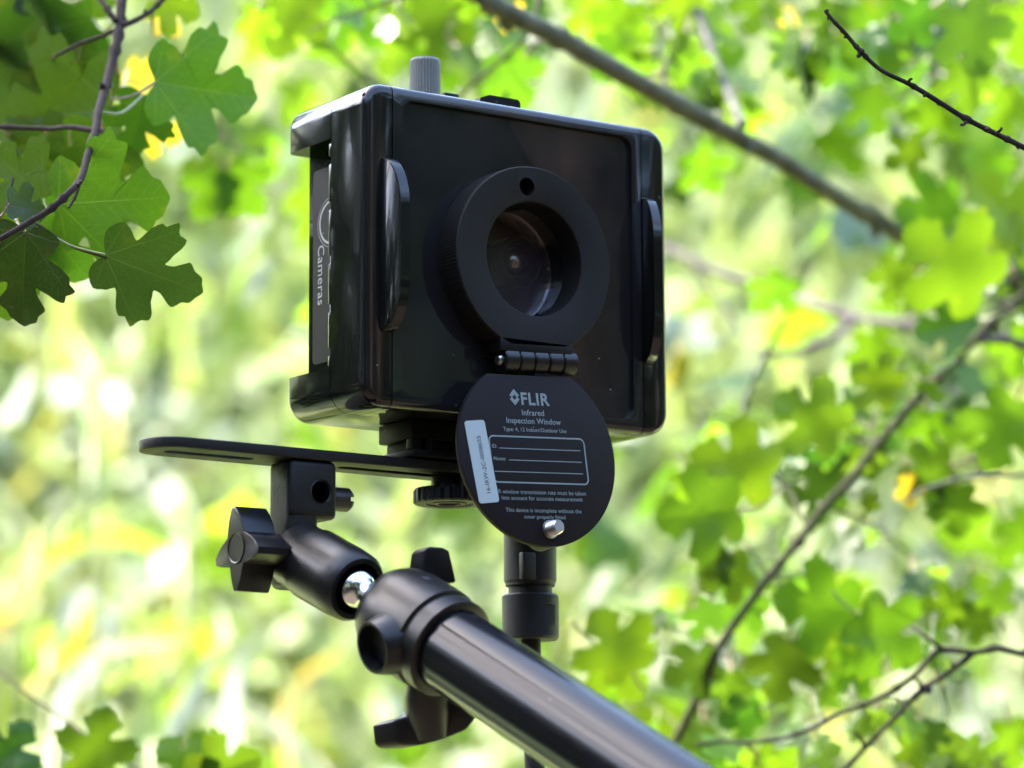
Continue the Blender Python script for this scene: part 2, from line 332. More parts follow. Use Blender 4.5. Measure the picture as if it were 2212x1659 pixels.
# ================================================================== SETTING: ground and bank
GZ = -1.65
def bank_h(s, t):
    x = max(0, min(1, (s-3.6)/5.6)); h = x*x*(3-2*x)*5.6
    n_ = noise.noise(V((s*.45, t*.45, 3.1)))*.12*min(1, max(0, s-2)/2)+noise.noise(V((s*1.3, t*1.3, 9)))*.08
    return GZ+h+n_
bm = bmesh.new()
ss = [-60, -30, -15, -8, -4, -2, 0, 1, 2]+[2.5+.35*i for i in range(24)]+[12, 15, 20, 35, 60, 120]
ts = [-80, -40, -20]+[-12+.5*i for i in range(49)]+[20, 40, 80]
g = [[bm.verts.new(V((CAM.x, CAM.y, 0))+HF*s+HR*t+V((0, 0, bank_h(s, t)))) for t in ts] for s in ss]
for i in range(len(ss)-1):
    for j in range(len(ts)-1): bm.faces.new((g[i][j], g[i][j+1], g[i+1][j+1], g[i+1][j]))
setting(put('ground', fix(bm), 'ground', smooth=180), 'structure')
def PT(s, t, z): return V((CAM.x, CAM.y, 0))+HF*s+HR*t+V((0, 0, z))

# ================================================================== leaf shapes
HALF = [(0, 0), (.10, -.055), (.22, -.085), (.33, -.06), (.43, .03), (.40, .10), (.37, .155), (.302, .215), (.385, .25), (.505, .295), (.60, .365),
        (.59, .43), (.675, .505), (.60, .555), (.55, .575), (.52, .65), (.43, .645), (.325, .605), (.225, .575), (.165, .565), (.18, .64), (.24, .71), (.295, .78), (.25, .83), (.20, .86), (.165, .93), (.09, .965), (0, 1.01)]
LOW = [(0, 0), (.16, -.06), (.38, .02), (.40, .14), (.315, .215), (.48, .29), (.68, .49), (.53, .63), (.20, .575), (.29, .77), (.15, .9), (0, 1.0)]
VEINS = [((0, 0), (0, .97)), ((0, .02), (.56, .46)), ((0, .02), (-.56, .46)), ((0, .02), (.36, .04)), ((0, .02), (-.36, .04)), ((0, .36), (.19, .72)), ((0, .36), (-.19, .72)), ((.26, .225), (.44, .56)), ((-.26, .225), (-.44, .56))]
def seg_d(x, y, a, b):
    ax, ay = a; bx, by = b; dx, dy = bx-ax, by-ay; t = max(0, min(1, ((x-ax)*dx+(y-ay)*dy)/(dx*dx+dy*dy))); return math.hypot(x-ax-t*dx, y-ay-t*dy), t
def leaf_mesh(name, rnd, hi=True, curl=.12, fold=.15, wave=.03, stalk=.0, narrow=1., matname='leaf'):
    half = HALF if hi else LOW
    jit = (lambda: rnd.uniform(-.009, .009)) if hi else (lambda: rnd.uniform(-.02, .02))
    r = [(x*narrow*(1+jit())+(jit() if x else 0), y+jit()*(0 < y < 1)) for x, y in half]
    l_ = [(-x*narrow*(1+jit())+jit(), y+jit()) for x, y in half[1:-1]][::-1]
    pts = r+l_
    if hi:
        dense = []
        n = len(pts)
        for i in range(n):
            p0, p1, p2, p3 = (V((*pts[(i+k) % n], 0)) for k in (-1, 0, 1, 2))
            for t in (0, .5): 
                q = .5*((2*p1)+(p2-p0)*t+(2*p0-5*p1+4*p2-p3)*t*t+(3*p1-p0-3*p2+p3)*t**3); dense.append((q.x, q.y))
        pts = dense
    c = (0, .45); scales = (1, .86, .68, .48, .26) if hi else (1, .5)
    ph = rnd.uniform(0, 6.3); asym = rnd.uniform(-.5, .5)
    def zed(x, y):
        z = -curl*(y**2)*1.2+fold*abs(x)*(1+asym*math.copysign(1, x))-curl*.6*x*x
        return z+wave*math.sin(7*x+ph)*math.cos(6*y+ph*.7)
    bm = bmesh.new(); uvl = bm.loops.layers.uv.new('UVMap'); vl = bm.verts.layers.float.new('vein'); rings = []; co2 = {}
    for s in scales:
        ring = []
        for x, y in pts:
            X, Y = c[0]+(x-c[0])*s, c[1]+(y-c[1])*s
            v = bm.verts.new((X, Y, zed(X, Y))); co2[v] = (X, Y); ring.append(v)
        rings.append(ring)
    cv = bm.verts.new((*c, zed(*c))); co2[cv] = c; n = len(pts)
    for a, b in zip(rings, rings[1:]):
        for i in range(n): bm.faces.new((a[i], a[(i+1) % n], b[(i+1) % n], b[i]))
    for i in range(n): bm.faces.new((rings[-1][i], rings[-1][(i+1) % n], cv))
    for v, (x, y) in co2.items():
        v[vl] = 0
    for f in bm.faces:
        f.smooth = True
        for lp in f.loops: lp[uvl].uv = co2[lp.vert]
    if stalk:
        k = 5 if hi else 3; pr = []
        for i in range(5):
            t = i/4; pr.append((V((stalk*.12*math.sin(t*2), -stalk*t, -.10*stalk*t*t)), .013 if t < 1 else .018))
        rr = [[bm.verts.new(p+V((math.cos(2*math.pi*q/k), 0, math.sin(2*math.pi*q/k)))*w) for q in range(k)] for p, w in pr]
        for a, b in zip(rr, rr[1:]):
            for i in range(k): bm.faces.new((a[i], a[(i+1) % k], b[(i+1) % k], b[i])).smooth = True
    me = bpy.data.meshes.new(name); bm.to_mesh(me); bm.free(); me.materials.append(M[matname]); return me
_tmpl = {}
def leaf_tmpl(mat, hi, k):
    key = (mat, hi, k)
    if key not in _tmpl:
        rnd = random.Random(k*31+len(mat)*7+hi)
        _tmpl[key] = leaf_mesh('leaf', rnd, hi, *((rnd.uniform(.02, .2), rnd.uniform(0, .2), rnd.uniform(.015, .045)) if hi else (rnd.uniform(.02, .4), rnd.uniform(-.05, .45), rnd.uniform(.02, .07))), 0. if hi else rnd.uniform(.4, .8), matname=mat)
    return _tmpl[key]
def leaf_matrix(base, tip, nrm, L):
    y = V(tip).normalized(); z = V(nrm); z = (z-y*z.dot(y)).normalized(); x = y.cross(z)
    return Matrix(((x.x*L, y.x*L, z.x*L, base.x), (x.y*L, y.y*L, z.y*L, base.y), (x.z*L, y.z*L, z.z*L, base.z), (0, 0, 0, 1)))
_lk = [0]
def leaf(branch, u, v, d, L, ang, mat='leaf', tip_tilt=0, roll=0, hook=None, hi=True, k=None):
    """one leaf: its base seen at (u,v) at distance d; L long, pointing at ang in the view; tipped away by tip_tilt, rolled about its midrib"""
    _lk[0] += 1; k = _lk[0] % 7 if k is None else k
    b = at(u, v, d); a = R_(ang); t = (CR*math.cos(a)+CU*math.sin(a))
    y = t*math.cos(R_(tip_tilt))+CF*math.sin(R_(tip_tilt)); s = y.cross(CF).normalized(); n0 = s.cross(y).normalized()
    if n0.dot(CF) > 0: n0 = -n0
    nrm = n0*math.cos(R_(roll))+s*math.sin(R_(roll))
    o = put('leaf', leaf_tmpl(mat, hi, k), None, branch, leaf_matrix(b, y, nrm, pxm(L, d)))
    if hook is None: hook = (u-math.cos(a)*L*.42+random.uniform(-8, 8), v+math.sin(a)*L*.42-random.uniform(0, 14), d+random.uniform(-.01, .01))
    h = at(*hook); mid = (b+h)/2-V((0, 0, (b-h).length*.08))
    put('leaf_stalk', tube(smooth_path([b, mid, h], 4), [pxm(3.2, d)]*8+[pxm(4.5, d)], 6), 'stalk_red' if random.random() < .35 else 'stalk', branch)
    return o
def stalkmat(name, c):
    m, n, l, p = new_mat(name); p.inputs['Base Color'].default_value = (*c, 1); p.inputs['Roughness'].default_value = .5; return m
M['stalk'] = stalkmat('leaf_stalk_green', (.16, .19, .05)); M['stalk_red'] = stalkmat('leaf_stalk_reddish', (.20, .13, .07))
def twig(name, branch, pts, w, mat, seg=9, nub=0, sub=6):
    """pts: (u, v, distance); w: px widths at the ends"""
    P = smooth_path([at(*p) for p in pts], sub); n = len(P); D = [(p-CAM).dot(CF) for p in P]
    rad = [pxm((w[0]+(w[1]-w[0])*i/(n-1))/2, D[i])*(1+.10*noise.noise(P[i]*60)) for i in range(n)]
    rnd = random.Random(len(pts)*13+int(pts[0][0]))
    if nub:
        for q in range(nub):
            i = rnd.randrange(2, n-2); rad[i] *= rnd.uniform(1.25, 1.55)
    bm = tube(P, rad, seg)
    if nub:
        for q in range(nub):
            i = rnd.randrange(2, n-2); dr = V((rnd.uniform(-1, 1), rnd.uniform(-1, 1), rnd.uniform(-1, 1))).normalized()
            tube([P[i], P[i]+dr*rad[i]*1.5, P[i]+dr*rad[i]*2.1+(P[i+1]-P[i]).normalized()*rad[i]*.5], [rad[i]*.9, rad[i]*.75, rad[i]*.45], 6, bm)
    return put(name, bm, mat, branch, smooth=60)

# ================================================================== CAMERA HOUSING
HOUSING = thing('camera_housing', 'glossy black box camera housing with round window and open printed cover', 'camera housing', (0, .028, -.0625))
HW, HH, HD, SEAM = .0725, .0625, .0555, .0595
body = rslab(0, 0, HW, HH, .0092, 0, HD, .0032, 10)
recess = rslab(0, 0, .0548, .0572, .005, -.01, .0018, 0, 6)
bore = lathe([(-.01, .0225), (.030, .0225)], (-.0004, 0, -.0006), (0, 1, 0), 64)
notch = box(-.09, -.0622, .0232, .08, -.0452, .0442)
body = boolean(body, [recess, bore, notch])
bme = bpy.data.meshes.new('b'); body.to_mesh(bme); body.free()
FY = .0232
def piece(planes): return cut(bm_copy(bme), planes)
put('front_panel_frame', piece([((SEAM-.0002, 0, 0), (1, 0, 0)), ((-SEAM+.0002, 0, 0), (-1, 0, 0)), ((0, FY, 0), (0, 1, 0))]), 'panel', HOUSING, smooth=25)
for s in (-1, 1):
    put('side_cap', piece([((s*(SEAM+.0003), 0, 0), (-s, 0, 0)), ((0, FY, 0), (0, 1, 0))]), 'gloss', HOUSING, smooth=25)
put('rear_shell', piece([((0, FY+.0005, 0), (0, -1, 0))]), 'gloss', HOUSING, smooth=25)
put('window_cavity', lathe([(.0231, .0221), (.0305, .0221)], (-.0004, 0, -.0006), (0, 1, 0), 48), 'dark', HOUSING)
# toothed rear lip of the side cap, standing over the label
for z0, z1 in ((.0375, .0425), (.0195, .0345), (-.0015, .0165), (-.0205, -.0045), (-.0375, -.0235), (-.0445, -.0405)):
    put('lip_tooth', box(-.0722, -.0665, FY-.0004, FY+.0024, z0, z1, .0004), 'gloss', HOUSING)
lab = put('side_label', rslab(0, 0, .0135, .0385, .0022, 0, .0004, 0, 5, lambda x, y, z: V((-.0622-y, .0385+x, z-.0008))), 'label', HOUSING, label='dark label with pale ring logo and Cameras lettering')
def text(s, width, mp, mat, parent, name='lettering', bold=0., align='CENTER', hscale=None, zc=0, label=None, space=1.03):
    cu = bpy.data.curves.new('t', 'FONT'); cu.body = s; cu.size = 1; cu.offset = bold; cu.space_character = space; cu.resolution_u = 4; cu.extrude = .006
    o = bpy.data.objects.new('t', cu); COL.objects.link(o); dg = bpy.context.evaluated_depsgraph_get(); dg.update()
    me = bpy.data.meshes.new_from_object(o.evaluated_get(dg)); bpy.data.objects.remove(o); bpy.data.curves.remove(cu)
    co = np.empty(len(me.vertices)*3); me.vertices.foreach_get('co', co); co = co.reshape(-1, 3)
    x0, x1 = co[:, 0].min(), co[:, 0].max(); k = width/(x1-x0); kz = hscale or k
    ym = co[:, 1].min() if zc is None else .36
    for v, c in zip(me.vertices, co): v.co = mp((c[0]-(x0+x1)/2)*k, c[2]*k, (c[1]-ym)*kz)
    me.materials.clear(); return put(name, me, mat, parent, label=label)
# side label print: reads downwards; local u runs down (-z), up of the letters points to the front (-y)
def lmp(yc, zc): return lambda a, e, b: V((-.06265-e, yc-b, zc-a))
text('Cameras', .0235, lmp(.0458, -.0045), 'logo_white', lab)
put('label_line', box(-.06268, -.06262, .0388, .0393, -.0335, .0065), 'logo_white', lab)
text('RILLA', .031, lmp(.0345, -.0175), 'logo_white', lab, bold=.02)
put('logo_ring', lathe([(0, .0088), (.00012, .0088), (.00012, .0079), (0, .0079)], (-.06262, .0385, .0155), (-1, 0, 0), 48, cap=False), 'logo_white', lab)
put('label_border', lathe([(0, .0100), (.00008, .0100), (.00008, .0098), (0, .0098)], (-.06262, .0385, .0155), (-1, 0, 0), 48, cap=False), 'logo_white', lab)

# D-shaped finger tabs beside the seams
def tab(s):
    prof = []
    zt, zb, P_ = .0335, -.0345, .0105
    n = 40
    for i in range(n+1):
        t = i/n; z = zt+(zb-zt)*t
        q = min(1, t/.30) if t < .5 else min(1, (1-t)/.30)
        prof.append((z, P_*math.sqrt(max(0, 1-(1-q)**2))))
    bm = bmesh.new(); x0 = s*(SEAM+.0028); w = .0024; rings = []
    def ring(xo, shr):
        pts = []
        for z, p in prof:
            pp = max(0, p-shr); zz = z*(1-shr*8); pts.append(V((x0+xo-s*.0022*pp/P_, .0006-pp, zz)))
        pts += [V((x0+xo, .0012, zb*.98)), V((x0+xo, .0012, zt*.98))]
        return pts
    loft(bm, [ring(-w, .0006), ring(-w*.86, 0), ring(w*.86, 0), ring(w, .0006)])
    return put('finger_tab', fix(bm), 'gloss', HOUSING, smooth=40)
tab(-1); tab(1)
# top: knurled knob, accessory clip, shoe
kx, ky = -.0246, .030
kb = put('knurled_knob', lathe([(0, .0046), (.0012, .0046), (.0014, .0056), (.0020, .0061), (.0205, .0061), (.0214, .0056)], (kx, ky, HH+.0002), (0, 0, 1), 96, mod=lambda i, t: 1 if t < .0015 or t > .021 else (1.0 if i % 3 else .92)), 'knob_grey', HOUSING, smooth=20, label='grey knurled knob on top of the housing')
put('strap_clip', box(-.0335, -.0255, .012, .020, HH-.0002, HH+.0022, .0008), 'matte', HOUSING)
put('strap_clip', box(-.030, -.023, .008, .012, HH-.0002, HH+.0032, .0009), 'matte', HOUSING)
sh = slab([(-.0105, 0), (-.0085, .0042), (-.0045, .0058), (.0095, .0058), (.0105, .0045), (.0105, 0)], .010, .030, mp=lambda x, y, z: V((x-.0030, y, z+HH-.0003)))
put('accessory_shoe', sh, 'matte', HOUSING)
# ---- window ring, pane, lens
TH = R_(3.0); RC = V((-.0006, 0, -.0006)); ex = V((math.cos(TH), 0, math.sin(TH))); ez0 = V((-math.sin(TH), 0, math.cos(TH)))
def wmp(x, y, z): return RC+ex*x+ez0*z+V((0, y, 0))
ringb = lathe([(.0018, .0365), (-.0098, .0365), (-.0105, .0360), (-.0105, .0232), (-.0101, .0225), (.0018, .0225), (.0018, .0365)], RC, (0, 1, 0), 128, cap=False)
bmesh.ops.remove_doubles(ringb, verts=ringb.verts[:], dist=1e-7); fix(ringb)
hole = lathe([(-.02, .0036), (-.0040, .0036)], wmp(-.0020, 0, .0283), (0, 1, 0), 32)
flatcut = box(-.05, .05, -.02, .01, -.06, -.0338)
for v in flatcut.verts: v.co = wmp(v.co.x, v.co.y, v.co.z)
ringb = boolean(ringb, [hole, flatcut])
RG = put('window_ring', ringb, 'ring', HOUSING, smooth=30, label='thick matt black ring around the window with a screw hole on top')
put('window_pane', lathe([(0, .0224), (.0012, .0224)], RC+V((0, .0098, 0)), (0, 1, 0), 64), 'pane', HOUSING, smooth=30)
LX, LZ = .0085, .0036
lens = put('lens_barrel', lathe([(.0295, .0100), (.0125, .0100), (.0120, .0095), (.0120, .0086), (.0132, .0080), (.0132, .0072), (.0142, .0068), (.0142, .0062), (.0156, .0057), (.018, .0050)], (LX, 0, LZ), (0, 1, 0), 64), 'barrel', HOUSING, smooth=25)
put('lens_element', lathe([(.0164-.0040*math.cos(R_(a)), .0055*math.sin(R_(a))) for a in range(4, 91, 6)], (LX, 0, LZ), (0, 1, 0), 40), 'lens', lens)
put('inner_plate', box(-.020, .020, .0262, .0272, -.019, .019, .001), 'label', HOUSING)
# ---- hinge
hc = wmp(.0015, -.0062, -.0395)
for i in range(5):
    x0 = -.0172+i*.0069
    put('hinge_barrel', lathe([(0, .0046), (.0005, .0051), (.0060, .0051), (.0065, .0046)], hc+ex*x0, ex, 32), 'barrel', HOUSING, smooth=30)
put('hinge_pin', lathe([(0, .0016), (.0008, .0024), (.0014, .0024)], hc-ex*.0186, ex, 16), 'steel', HOUSING)
put('hinge_leaf', box(-.0170, .0170, -.0105, .0, -.0380, -.0325, .0005), 'matte', HOUSING)
# ---- hanging cover
TA = R_(6.4); FC = V((-.0012, -.0128, -.0769)); ez = ez0*math.cos(TA)+V((0, 1, 0))*math.sin(TA); fn_ = V((0, -1, 0))*math.cos(TA)+ez0*math.sin(TA)
def fmp(x, e, z): return FC+ex*x+ez*z+fn_*e
FRr = .0365; a0 = math.asin(.0308/FRr)
def disc(d):
    r = FRr-d; a1 = math.asin((.0308-d)/r); n = 96
    return [(r*math.cos(math.pi-a1+(math.pi+2*a1)*i/n), r*math.sin(math.pi-a1+(math.pi+2*a1)*i/n)) for i in range(n+1)]
cover = put('window_cover', slab(disc(0), -.0026, 0, .0004, 2, disc, lambda x, y, z: fmp(x, y, z)), 'flap', HOUSING, smooth=30, label='round black hinged cover hanging open with pale printed text')
hl = box(.0035, .0125, -.0030, -.0012, .030, .0375, .0004)
for v in hl.verts: v.co = fmp(v.co.x, v.co.y, v.co.z)
put('hinge_leaf', fix(hl), 'matte', cover)
E_ = .00006
def tmp_(x, z): return lambda a, e, b: fmp(x+a, E_+e*.5, z+b)
mm = .001
text('FLIR', 13.4*mm, tmp_(1.5*mm, 21.5*mm), 'print', cover, bold=.028, space=1.12)
lg = bmesh.new()
def poly(pts, e=.00010):
    a = [lg.verts.new(fmp(x*mm, e, z*mm)) for x, z in pts]; b = [lg.verts.new(fmp(x*mm, 0, z*mm)) for x, z in pts]
    lg.faces.new(a); n = len(pts)
    for i in range(n): lg.faces.new((a[i], b[i], b[(i+1) % n], a[(i+1) % n]))
cx, cz = -8.2, 21.8
for s in (1, -1):
    poly([(cx-2.3, cz+s*.75), (cx, cz+s*3.2), (cx+2.3, cz+s*.75), (cx+1.15, cz-s*.1), (cx, cz+s*1.15), (cx-1.15, cz-s*.1)])
put('diamond_emblem', fix(lg), 'print', cover, smooth=None)
for s, w, x, z, bo in (('Infrared', 10.4, -.3, 16.0, .012), ('Inspection Window', 25.6, -.4, 12.7, .012), ('Type: 4, 12 Indoor/Outdoor Use', 29.8, -.3, 9.2, .01), ('ID:', 2.3, -20.1, 2.3, .01), ('Notes:', 5.6, -18.3, -2.5, .01),
                   ('IR window transmission rate must be taken', 41.6, -.5, -15.3, .004), ('into account for accurate measurement', 38.0, -.5, -17.7, .004), ('This device is incomplete without the', 35.5, -.5, -22.4, .004), ('cover properly fitted', 19.3, -.4, -24.9, .004)):
    text(s, w*mm, tmp_(x*mm, z*mm), 'print', cover, bold=bo)
def strip(x0, x1, z, w): return fix(slab([(x0*mm, (z-w/2)*mm), (x1*mm, (z-w/2)*mm), (x1*mm, (z+w/2)*mm), (x0*mm, (z+w/2)*mm)], 0, .00008, mp=lambda x, y, z: fmp(x, y, z)))
for x0, x1, z in ((-18, 20.2, 1.55), (-14, 20.2, -3.0), (-21.4, 20.2, -7.6)): put('writing_line', strip(x0, x1, z, .32), 'print', cover)
bo = bmesh.new(); o1 = rrect(.02265, .0093, .0024, 6); o2 = rrect(.02265-.0006, .0093-.0006, .0018, 6)
loft(bo, [[fmp(x, 0, z-.00275) for x, z in o1], [fmp(x, .00008, z-.00275) for x, z in o1], [fmp(x, .00008, z-.00275) for x, z in o2], [fmp(x, 0, z-.00275) for x, z in o2]], cap=False)
put('text_frame', fix(bo), 'print', cover, smooth=None)
SA = R_(5); sc_ = V((-.0269, 0, -.0040))
def smp(x, e, z): return fmp(sc_.x+x*math.cos(SA)-z*math.sin(SA), e, sc_.z+z*math.cos(SA)+x*math.sin(SA))
st = put('serial_sticker', slab(rrect(.0047, .0160, .0012, 5), .00008, .00022, mp=smp), 'sticker', cover, smooth=None, label='white serial number sticker')
text('16-IRW-2C-0008655', .0222, lambda a, e, b: smp(-b+.0005, .00024+e*.5, a-.0012), 'ink', st, bold=.004)
sb = fmp(.0014, 0, -.0298)
put('captive_screw', lathe([(-.001, .0036), (.0004, .0036), (.0004, .0026)]+[q for i in range(4) for q in ((.0008+i*.0011, .0029), (.0013+i*.0011, .0024))]+[(.0055, .0027), (.0061, .0022)], sb, fn_, 32), 'steel', cover, smooth=40)
put('screw_knob', lathe([(-.0026, .0066), (-.0080, .0068), (-.0090, .0060)], sb, fn_, 40), 'rubber_grey', cover, smooth=30)

# ================================================================== QUICK RELEASE CLAMP + BRACKET
CL = thing('quick_release_clamp', 'black quick release clamp under the camera housing', 'clamp', (-.033, .03, -.079))
put('clamp_body', box(-.0385, .002, .018, .042, -.0700, -.0627, .0006), 'matte', CL)
put('clamp_jaw', box(-.0360, .000, .020, .040, -.0742, -.0702, .0005), 'dark', CL)
put('clamp_jaw', box(-.0390, -.004, .016, .038, -.0772, -.0744, .0005), 'matte', CL)
put('clamp_tooth', box(-.0388, -.0345, .0175, .022, -.0743, -.0701, .0003), 'matte', CL)
put('clamp_tooth', box(-.0330, -.0300, .0170, .022, -.0743, -.0701, .0003), 'matte', CL)
put('clamp_lever', box(-.012, .006, .017, .040, -.0785, -.0628, .0015), 'matte', CL)
BR = thing('mounting_bracket', 'black slotted flat bracket with knob holding up the clamp', 'bracket', (-.09, .03, -.134))
pl = rslab(-.0745, .0305, .0745, .0125, .0124, 0, .0040, .0005, 12, lambda x, y, z: V((x, z, -.0820+y)))
sl1 = rslab(-.121, .0305, .0190, .0030, .0029, -.01, .02, 0, 6, lambda x, y, z: V((x, z, -.0820+y)))
sl2 = rslab(-.040, .0305, .0240, .0030, .0029, -.01, .02, 0, 6, lambda x, y, z: V((x, z, -.0820+y)))
put('slotted_plate', boolean(pl, [sl1, sl2]), 'plate', BR, smooth=30)
# socket block
ub = box(-.0925, -.0715, .0190, .0350, -.1042, -.0821, .0022, 3)
lb = box(-.0925, -.0790, .0195, .0345, -.1305, -.0900, .0030, 4)
hole = lathe([(-.01, .0047), (.012, .0047)], (-.0790, .018, -.0940), (0, 1, 0), 32)
blk = boolean(ub, [lb], 'UNION'); blk = boolean(blk, [hole])
put('socket_block', blk, 'plate', BR, smooth=40)
put('hole_rim', lathe([(-.0003, .0049), (.0004, .0049), (.0004, .0042), (-.0003, .0042)], (-.0790, .0191, -.0940), (0, 1, 0), 32, cap=False), 'rubber_grey', BR)
studb = lathe([(0, .0046), (.0092, .0046), (.0104, .0036)], (-.0717, .027, -.0950), (1, 0, 0), 28)
put('slotted_stud', boolean(studb, [box(-.0635, -.058, .018, .036, -.0959, -.0941)]), 'brass', BR, smooth=30)
# star knob on the left, axis along -x
def star(r0, r1, angs):
    pts = []; n = len(angs)
    for i in range(n):
        a0 = R_(angs[i]); a1 = R_(angs[(i+1) % n]+(360 if i == n-1 else 0))
        w = .16
        pts += [(r1*math.cos(a0-w*.5), r1*math.sin(a0-w*.5)), (r1*math.cos(a0+w*.5), r1*math.sin(a0+w*.5))]
        for k in range(1, 8):
            t = k/8; a = (a0+w*.5)+(a1-a0-w)*t; q = 1-abs(2*t-1)**1.6; pts.append(((r1+(r0-r1)*q)*math.cos(a), (r1+(r0-r1)*q)*math.sin(a)))
    return pts
kc = V((-.1015, .027, -.1165))
so_ = star(.0080, .0160, (100, 195, 268, 352))
KN = put('star_knob', slab(so_, -.0035, .0105, .0006, 2, lambda d: [(x*(1-d/.014), z*(1-d/.014)) for x, z in so_], lambda x, y, z: kc+V((-y+.001, -x, z))), 'collar', BR, smooth=25)
put('knob_cap', lathe([(0, .0060), (.0006, .0060), (.0006, .0056), (.0003, .0052)], kc+V((-.0093, 0, 0)), (-1, 0, 0), 40), 'collar', KN, smooth=30)
put('knob_neck', lathe([(-.002, .0066), (.009, .0066), (.011, .0058)], kc+V((-.002, 0, 0)), (1, 0, 0), 32), 'collar', KN, smooth=30)
# thumb screw under the plate
put('thumb_screw', lathe([(0, .0072), (.0045, .0072), (.0047, .0135), (.0056, .0142), (.0100, .0142), (.0106, .0134), (.0106, .0095), (.0100, .0092), (.0100, .0068), (.0106, .0064), (.0106, .0048), (.0098, .0044)], (-.0132, .030, -.0821), (0, 0, -1), 96, mod=lambda i, t: (.955 if (i % 4 == 0 and .0050 < t < .0104) else 1)), 'plate', BR, smooth=22)
# ball joint towards the pole
PD = V((.16656, -.86591, -.47166)).normalized(); P0 = at(906, 1357.5, 1.255)
JA = V((-.0855, .024, -.1180)); JB = at(765, 1268, 1.268)
jd = (JB-JA).normalized(); jl = (JB-JA).length
put('joint_barrel', lathe([(0, .0128), (.0095, .0128), (.0098, .0124), (.0104, .0124), (.0107, .0138), (jl-.007, .0138), (jl, .0132), (jl+.0022, .0118), (jl+.0022, .0098), (jl-.006, .0090)], JA, jd, 48), 'collar', BR, smooth=28)
put('ball_joint', lathe([(-.0078*math.cos(R_(a)), .0078*math.sin(R_(a))) for a in range(3, 150, 7)]+[(.0078, .0042), (.030, .0042)], JB+jd*.0005, PD, 40), 'chrome', BR, smooth=50)

# ================================================================== SUPPORT POLE
PO = thing('support_pole', 'thick glossy black tube pole with clamp collar running out at the bottom', 'pole', P0+PD*.9)
TR_ = .01565
put('tube', lathe([(-.004, TR_), (.60, TR_), (1.25, TR_)], P0, PD, 120, mod=lambda i, t: 1-.020*max(0, 1-abs((i % 20)-10)/3.2)**.8), 'pole', PO, smooth=30)
put('collar', lathe([(-.0345, .0070), (-.0340, .0120), (-.0315, .0158), (-.027, .0182), (-.020, .0193), (-.008, .0196), (-.0035, .0194), (-.0028, .0180), (-.0014, .0180), (-.0008, .0188), (.0048, .0186), (.0056, .0172), (.0056, .0157)], P0+PD*.0135, PD, 64), 'collar', PO, smooth=30)
BX = at(804, 1400, 1.239)                          # socket mouth on the collar
bd = V((-.97, .0, -.25)).normalized()
boss = lathe([(-.020, .0130), (-.008, .0116), (-.0010, .0100), (0, .0094), (0, .0084), (-.003, .0080), (-.012, .0080)], BX, bd, 40)
put('clamp_socket', boss, 'collar', PO, smooth=35)
put('clamp_ridge', lathe([(-.013, .002), (-.012, .0050), (-.008, .0070), (.004, .0074), (.009, .0068), (.0125, .0048), (.0138, .002)], at(945, 1305, 1.252), (CR*.62-CU*.45-CF*.15), 28), 'collar', PO, smooth=40)
def quad_plate(name, corners, depth, th, mat, parent, bev=.0012):
    """a lever blade seen with the given outline, th thick, standing at its own distance"""
    bm = bmesh.new(); n_ = V((.25, -.9, .1)).normalized()
    a = [at(u, v, depth) for u, v in corners]; f = [bm.verts.new(p-n_*-th/2) for p in a]; b = [bm.verts.new(p-n_*th/2) for p in a]; n = len(a)
    bm.faces.new(f); bm.faces.new(b[::-1])
    for i in range(n): bm.faces.new((f[i], b[i], b[(i+1) % n], f[(i+1) % n]))
    fix(bm); bmesh.ops.bevel(bm, geom=bm.edges[:], offset=bev, segments=3, affect='EDGES', profile=.5, clamp_overlap=True)
    return put(name, bm, mat, parent, smooth=40)
quad_plate('wing_lever', [(893, 1262), (903, 1192), (912, 1183), (942, 1185), (956, 1192), (972, 1262)], 1.275, .007, 'collar', PO)
quad_plate('wing_lever', [(826, 1560), (832, 1606), (845, 1614), (890, 1614), (940, 1600), (985, 1582), (1014, 1545), (985, 1505), (955, 1495), (912, 1500), (905, 1525), (880, 1546)], 1.262, .011, 'collar', PO, .003)
put('lever_hub', lathe([(-.004, .0080), (.006, .0086), (.012, .0080), (.020, .0056)], at(928, 1555, 1.262), (at(912, 1440, 1.25)-at(928, 1555, 1.262)), 28), 'collar', PO, smooth=40)
put('lever_screw', lathe([(0, .0028), (.03, .0028)], at(914, 1500, 1.256), (at(905, 1400, 1.25)-at(914, 1500, 1.256)), 20), 'steel', PO)

# ================================================================== CABLE PLUG
CB = thing('cable_connector', 'black cable plug with ribbed nut hanging below the housing', 'cable', (.0252, .030, -.1440))
cxy = (.0252, .030)
put('plug_body', lathe([(-.0625, .0085), (-.084, .0085), (-.086, .0114), (-.0955, .0114), (-.0965, .0104), (-.1205, .0104), (-.1215, .0098), (-.1225, .0098)], (*cxy, 0), (0, 0, 1), 40, mod=lambda i, t: 1), 'conn', CB, smooth=25)
put('plug_flat', box(.0252-.0108, .0252-.0045, .0195, .0225, -.1212, -.1105, .0005), 'conn', CB)
put('plug_ring', lathe([(-.1222, .0087), (-.1262, .0087)], (*cxy, 0), (0, 0, 1), 40), 'conn', CB)
nutb = lathe([(-.1258, .0104), (-.1266, .0112), (-.1428, .0112), (-.1438, .0104), (-.1438, .006)], (*cxy, 0), (0, 0, 1), 48)
nr = rslab(.0300, -.1345, .0062, .0040, .0016, .0150, .0198, 0, 5)
put('locking_nut', boolean(nutb, [nr]), 'conn', CB, smooth=28)
put('cable', tube(smooth_path([(.0252, .03, -.142), (.0258, .03, -.165), (.0275, .031, -.19), (.030, .033, -.22), (.034, .04, -.28), (.03, .08, -.40), (.0, .15, -.7), (-.05, .2, -1.2), (-.08, .25, -1.62)], 8), .0040, 14), 'rubber', CB, smooth=180)
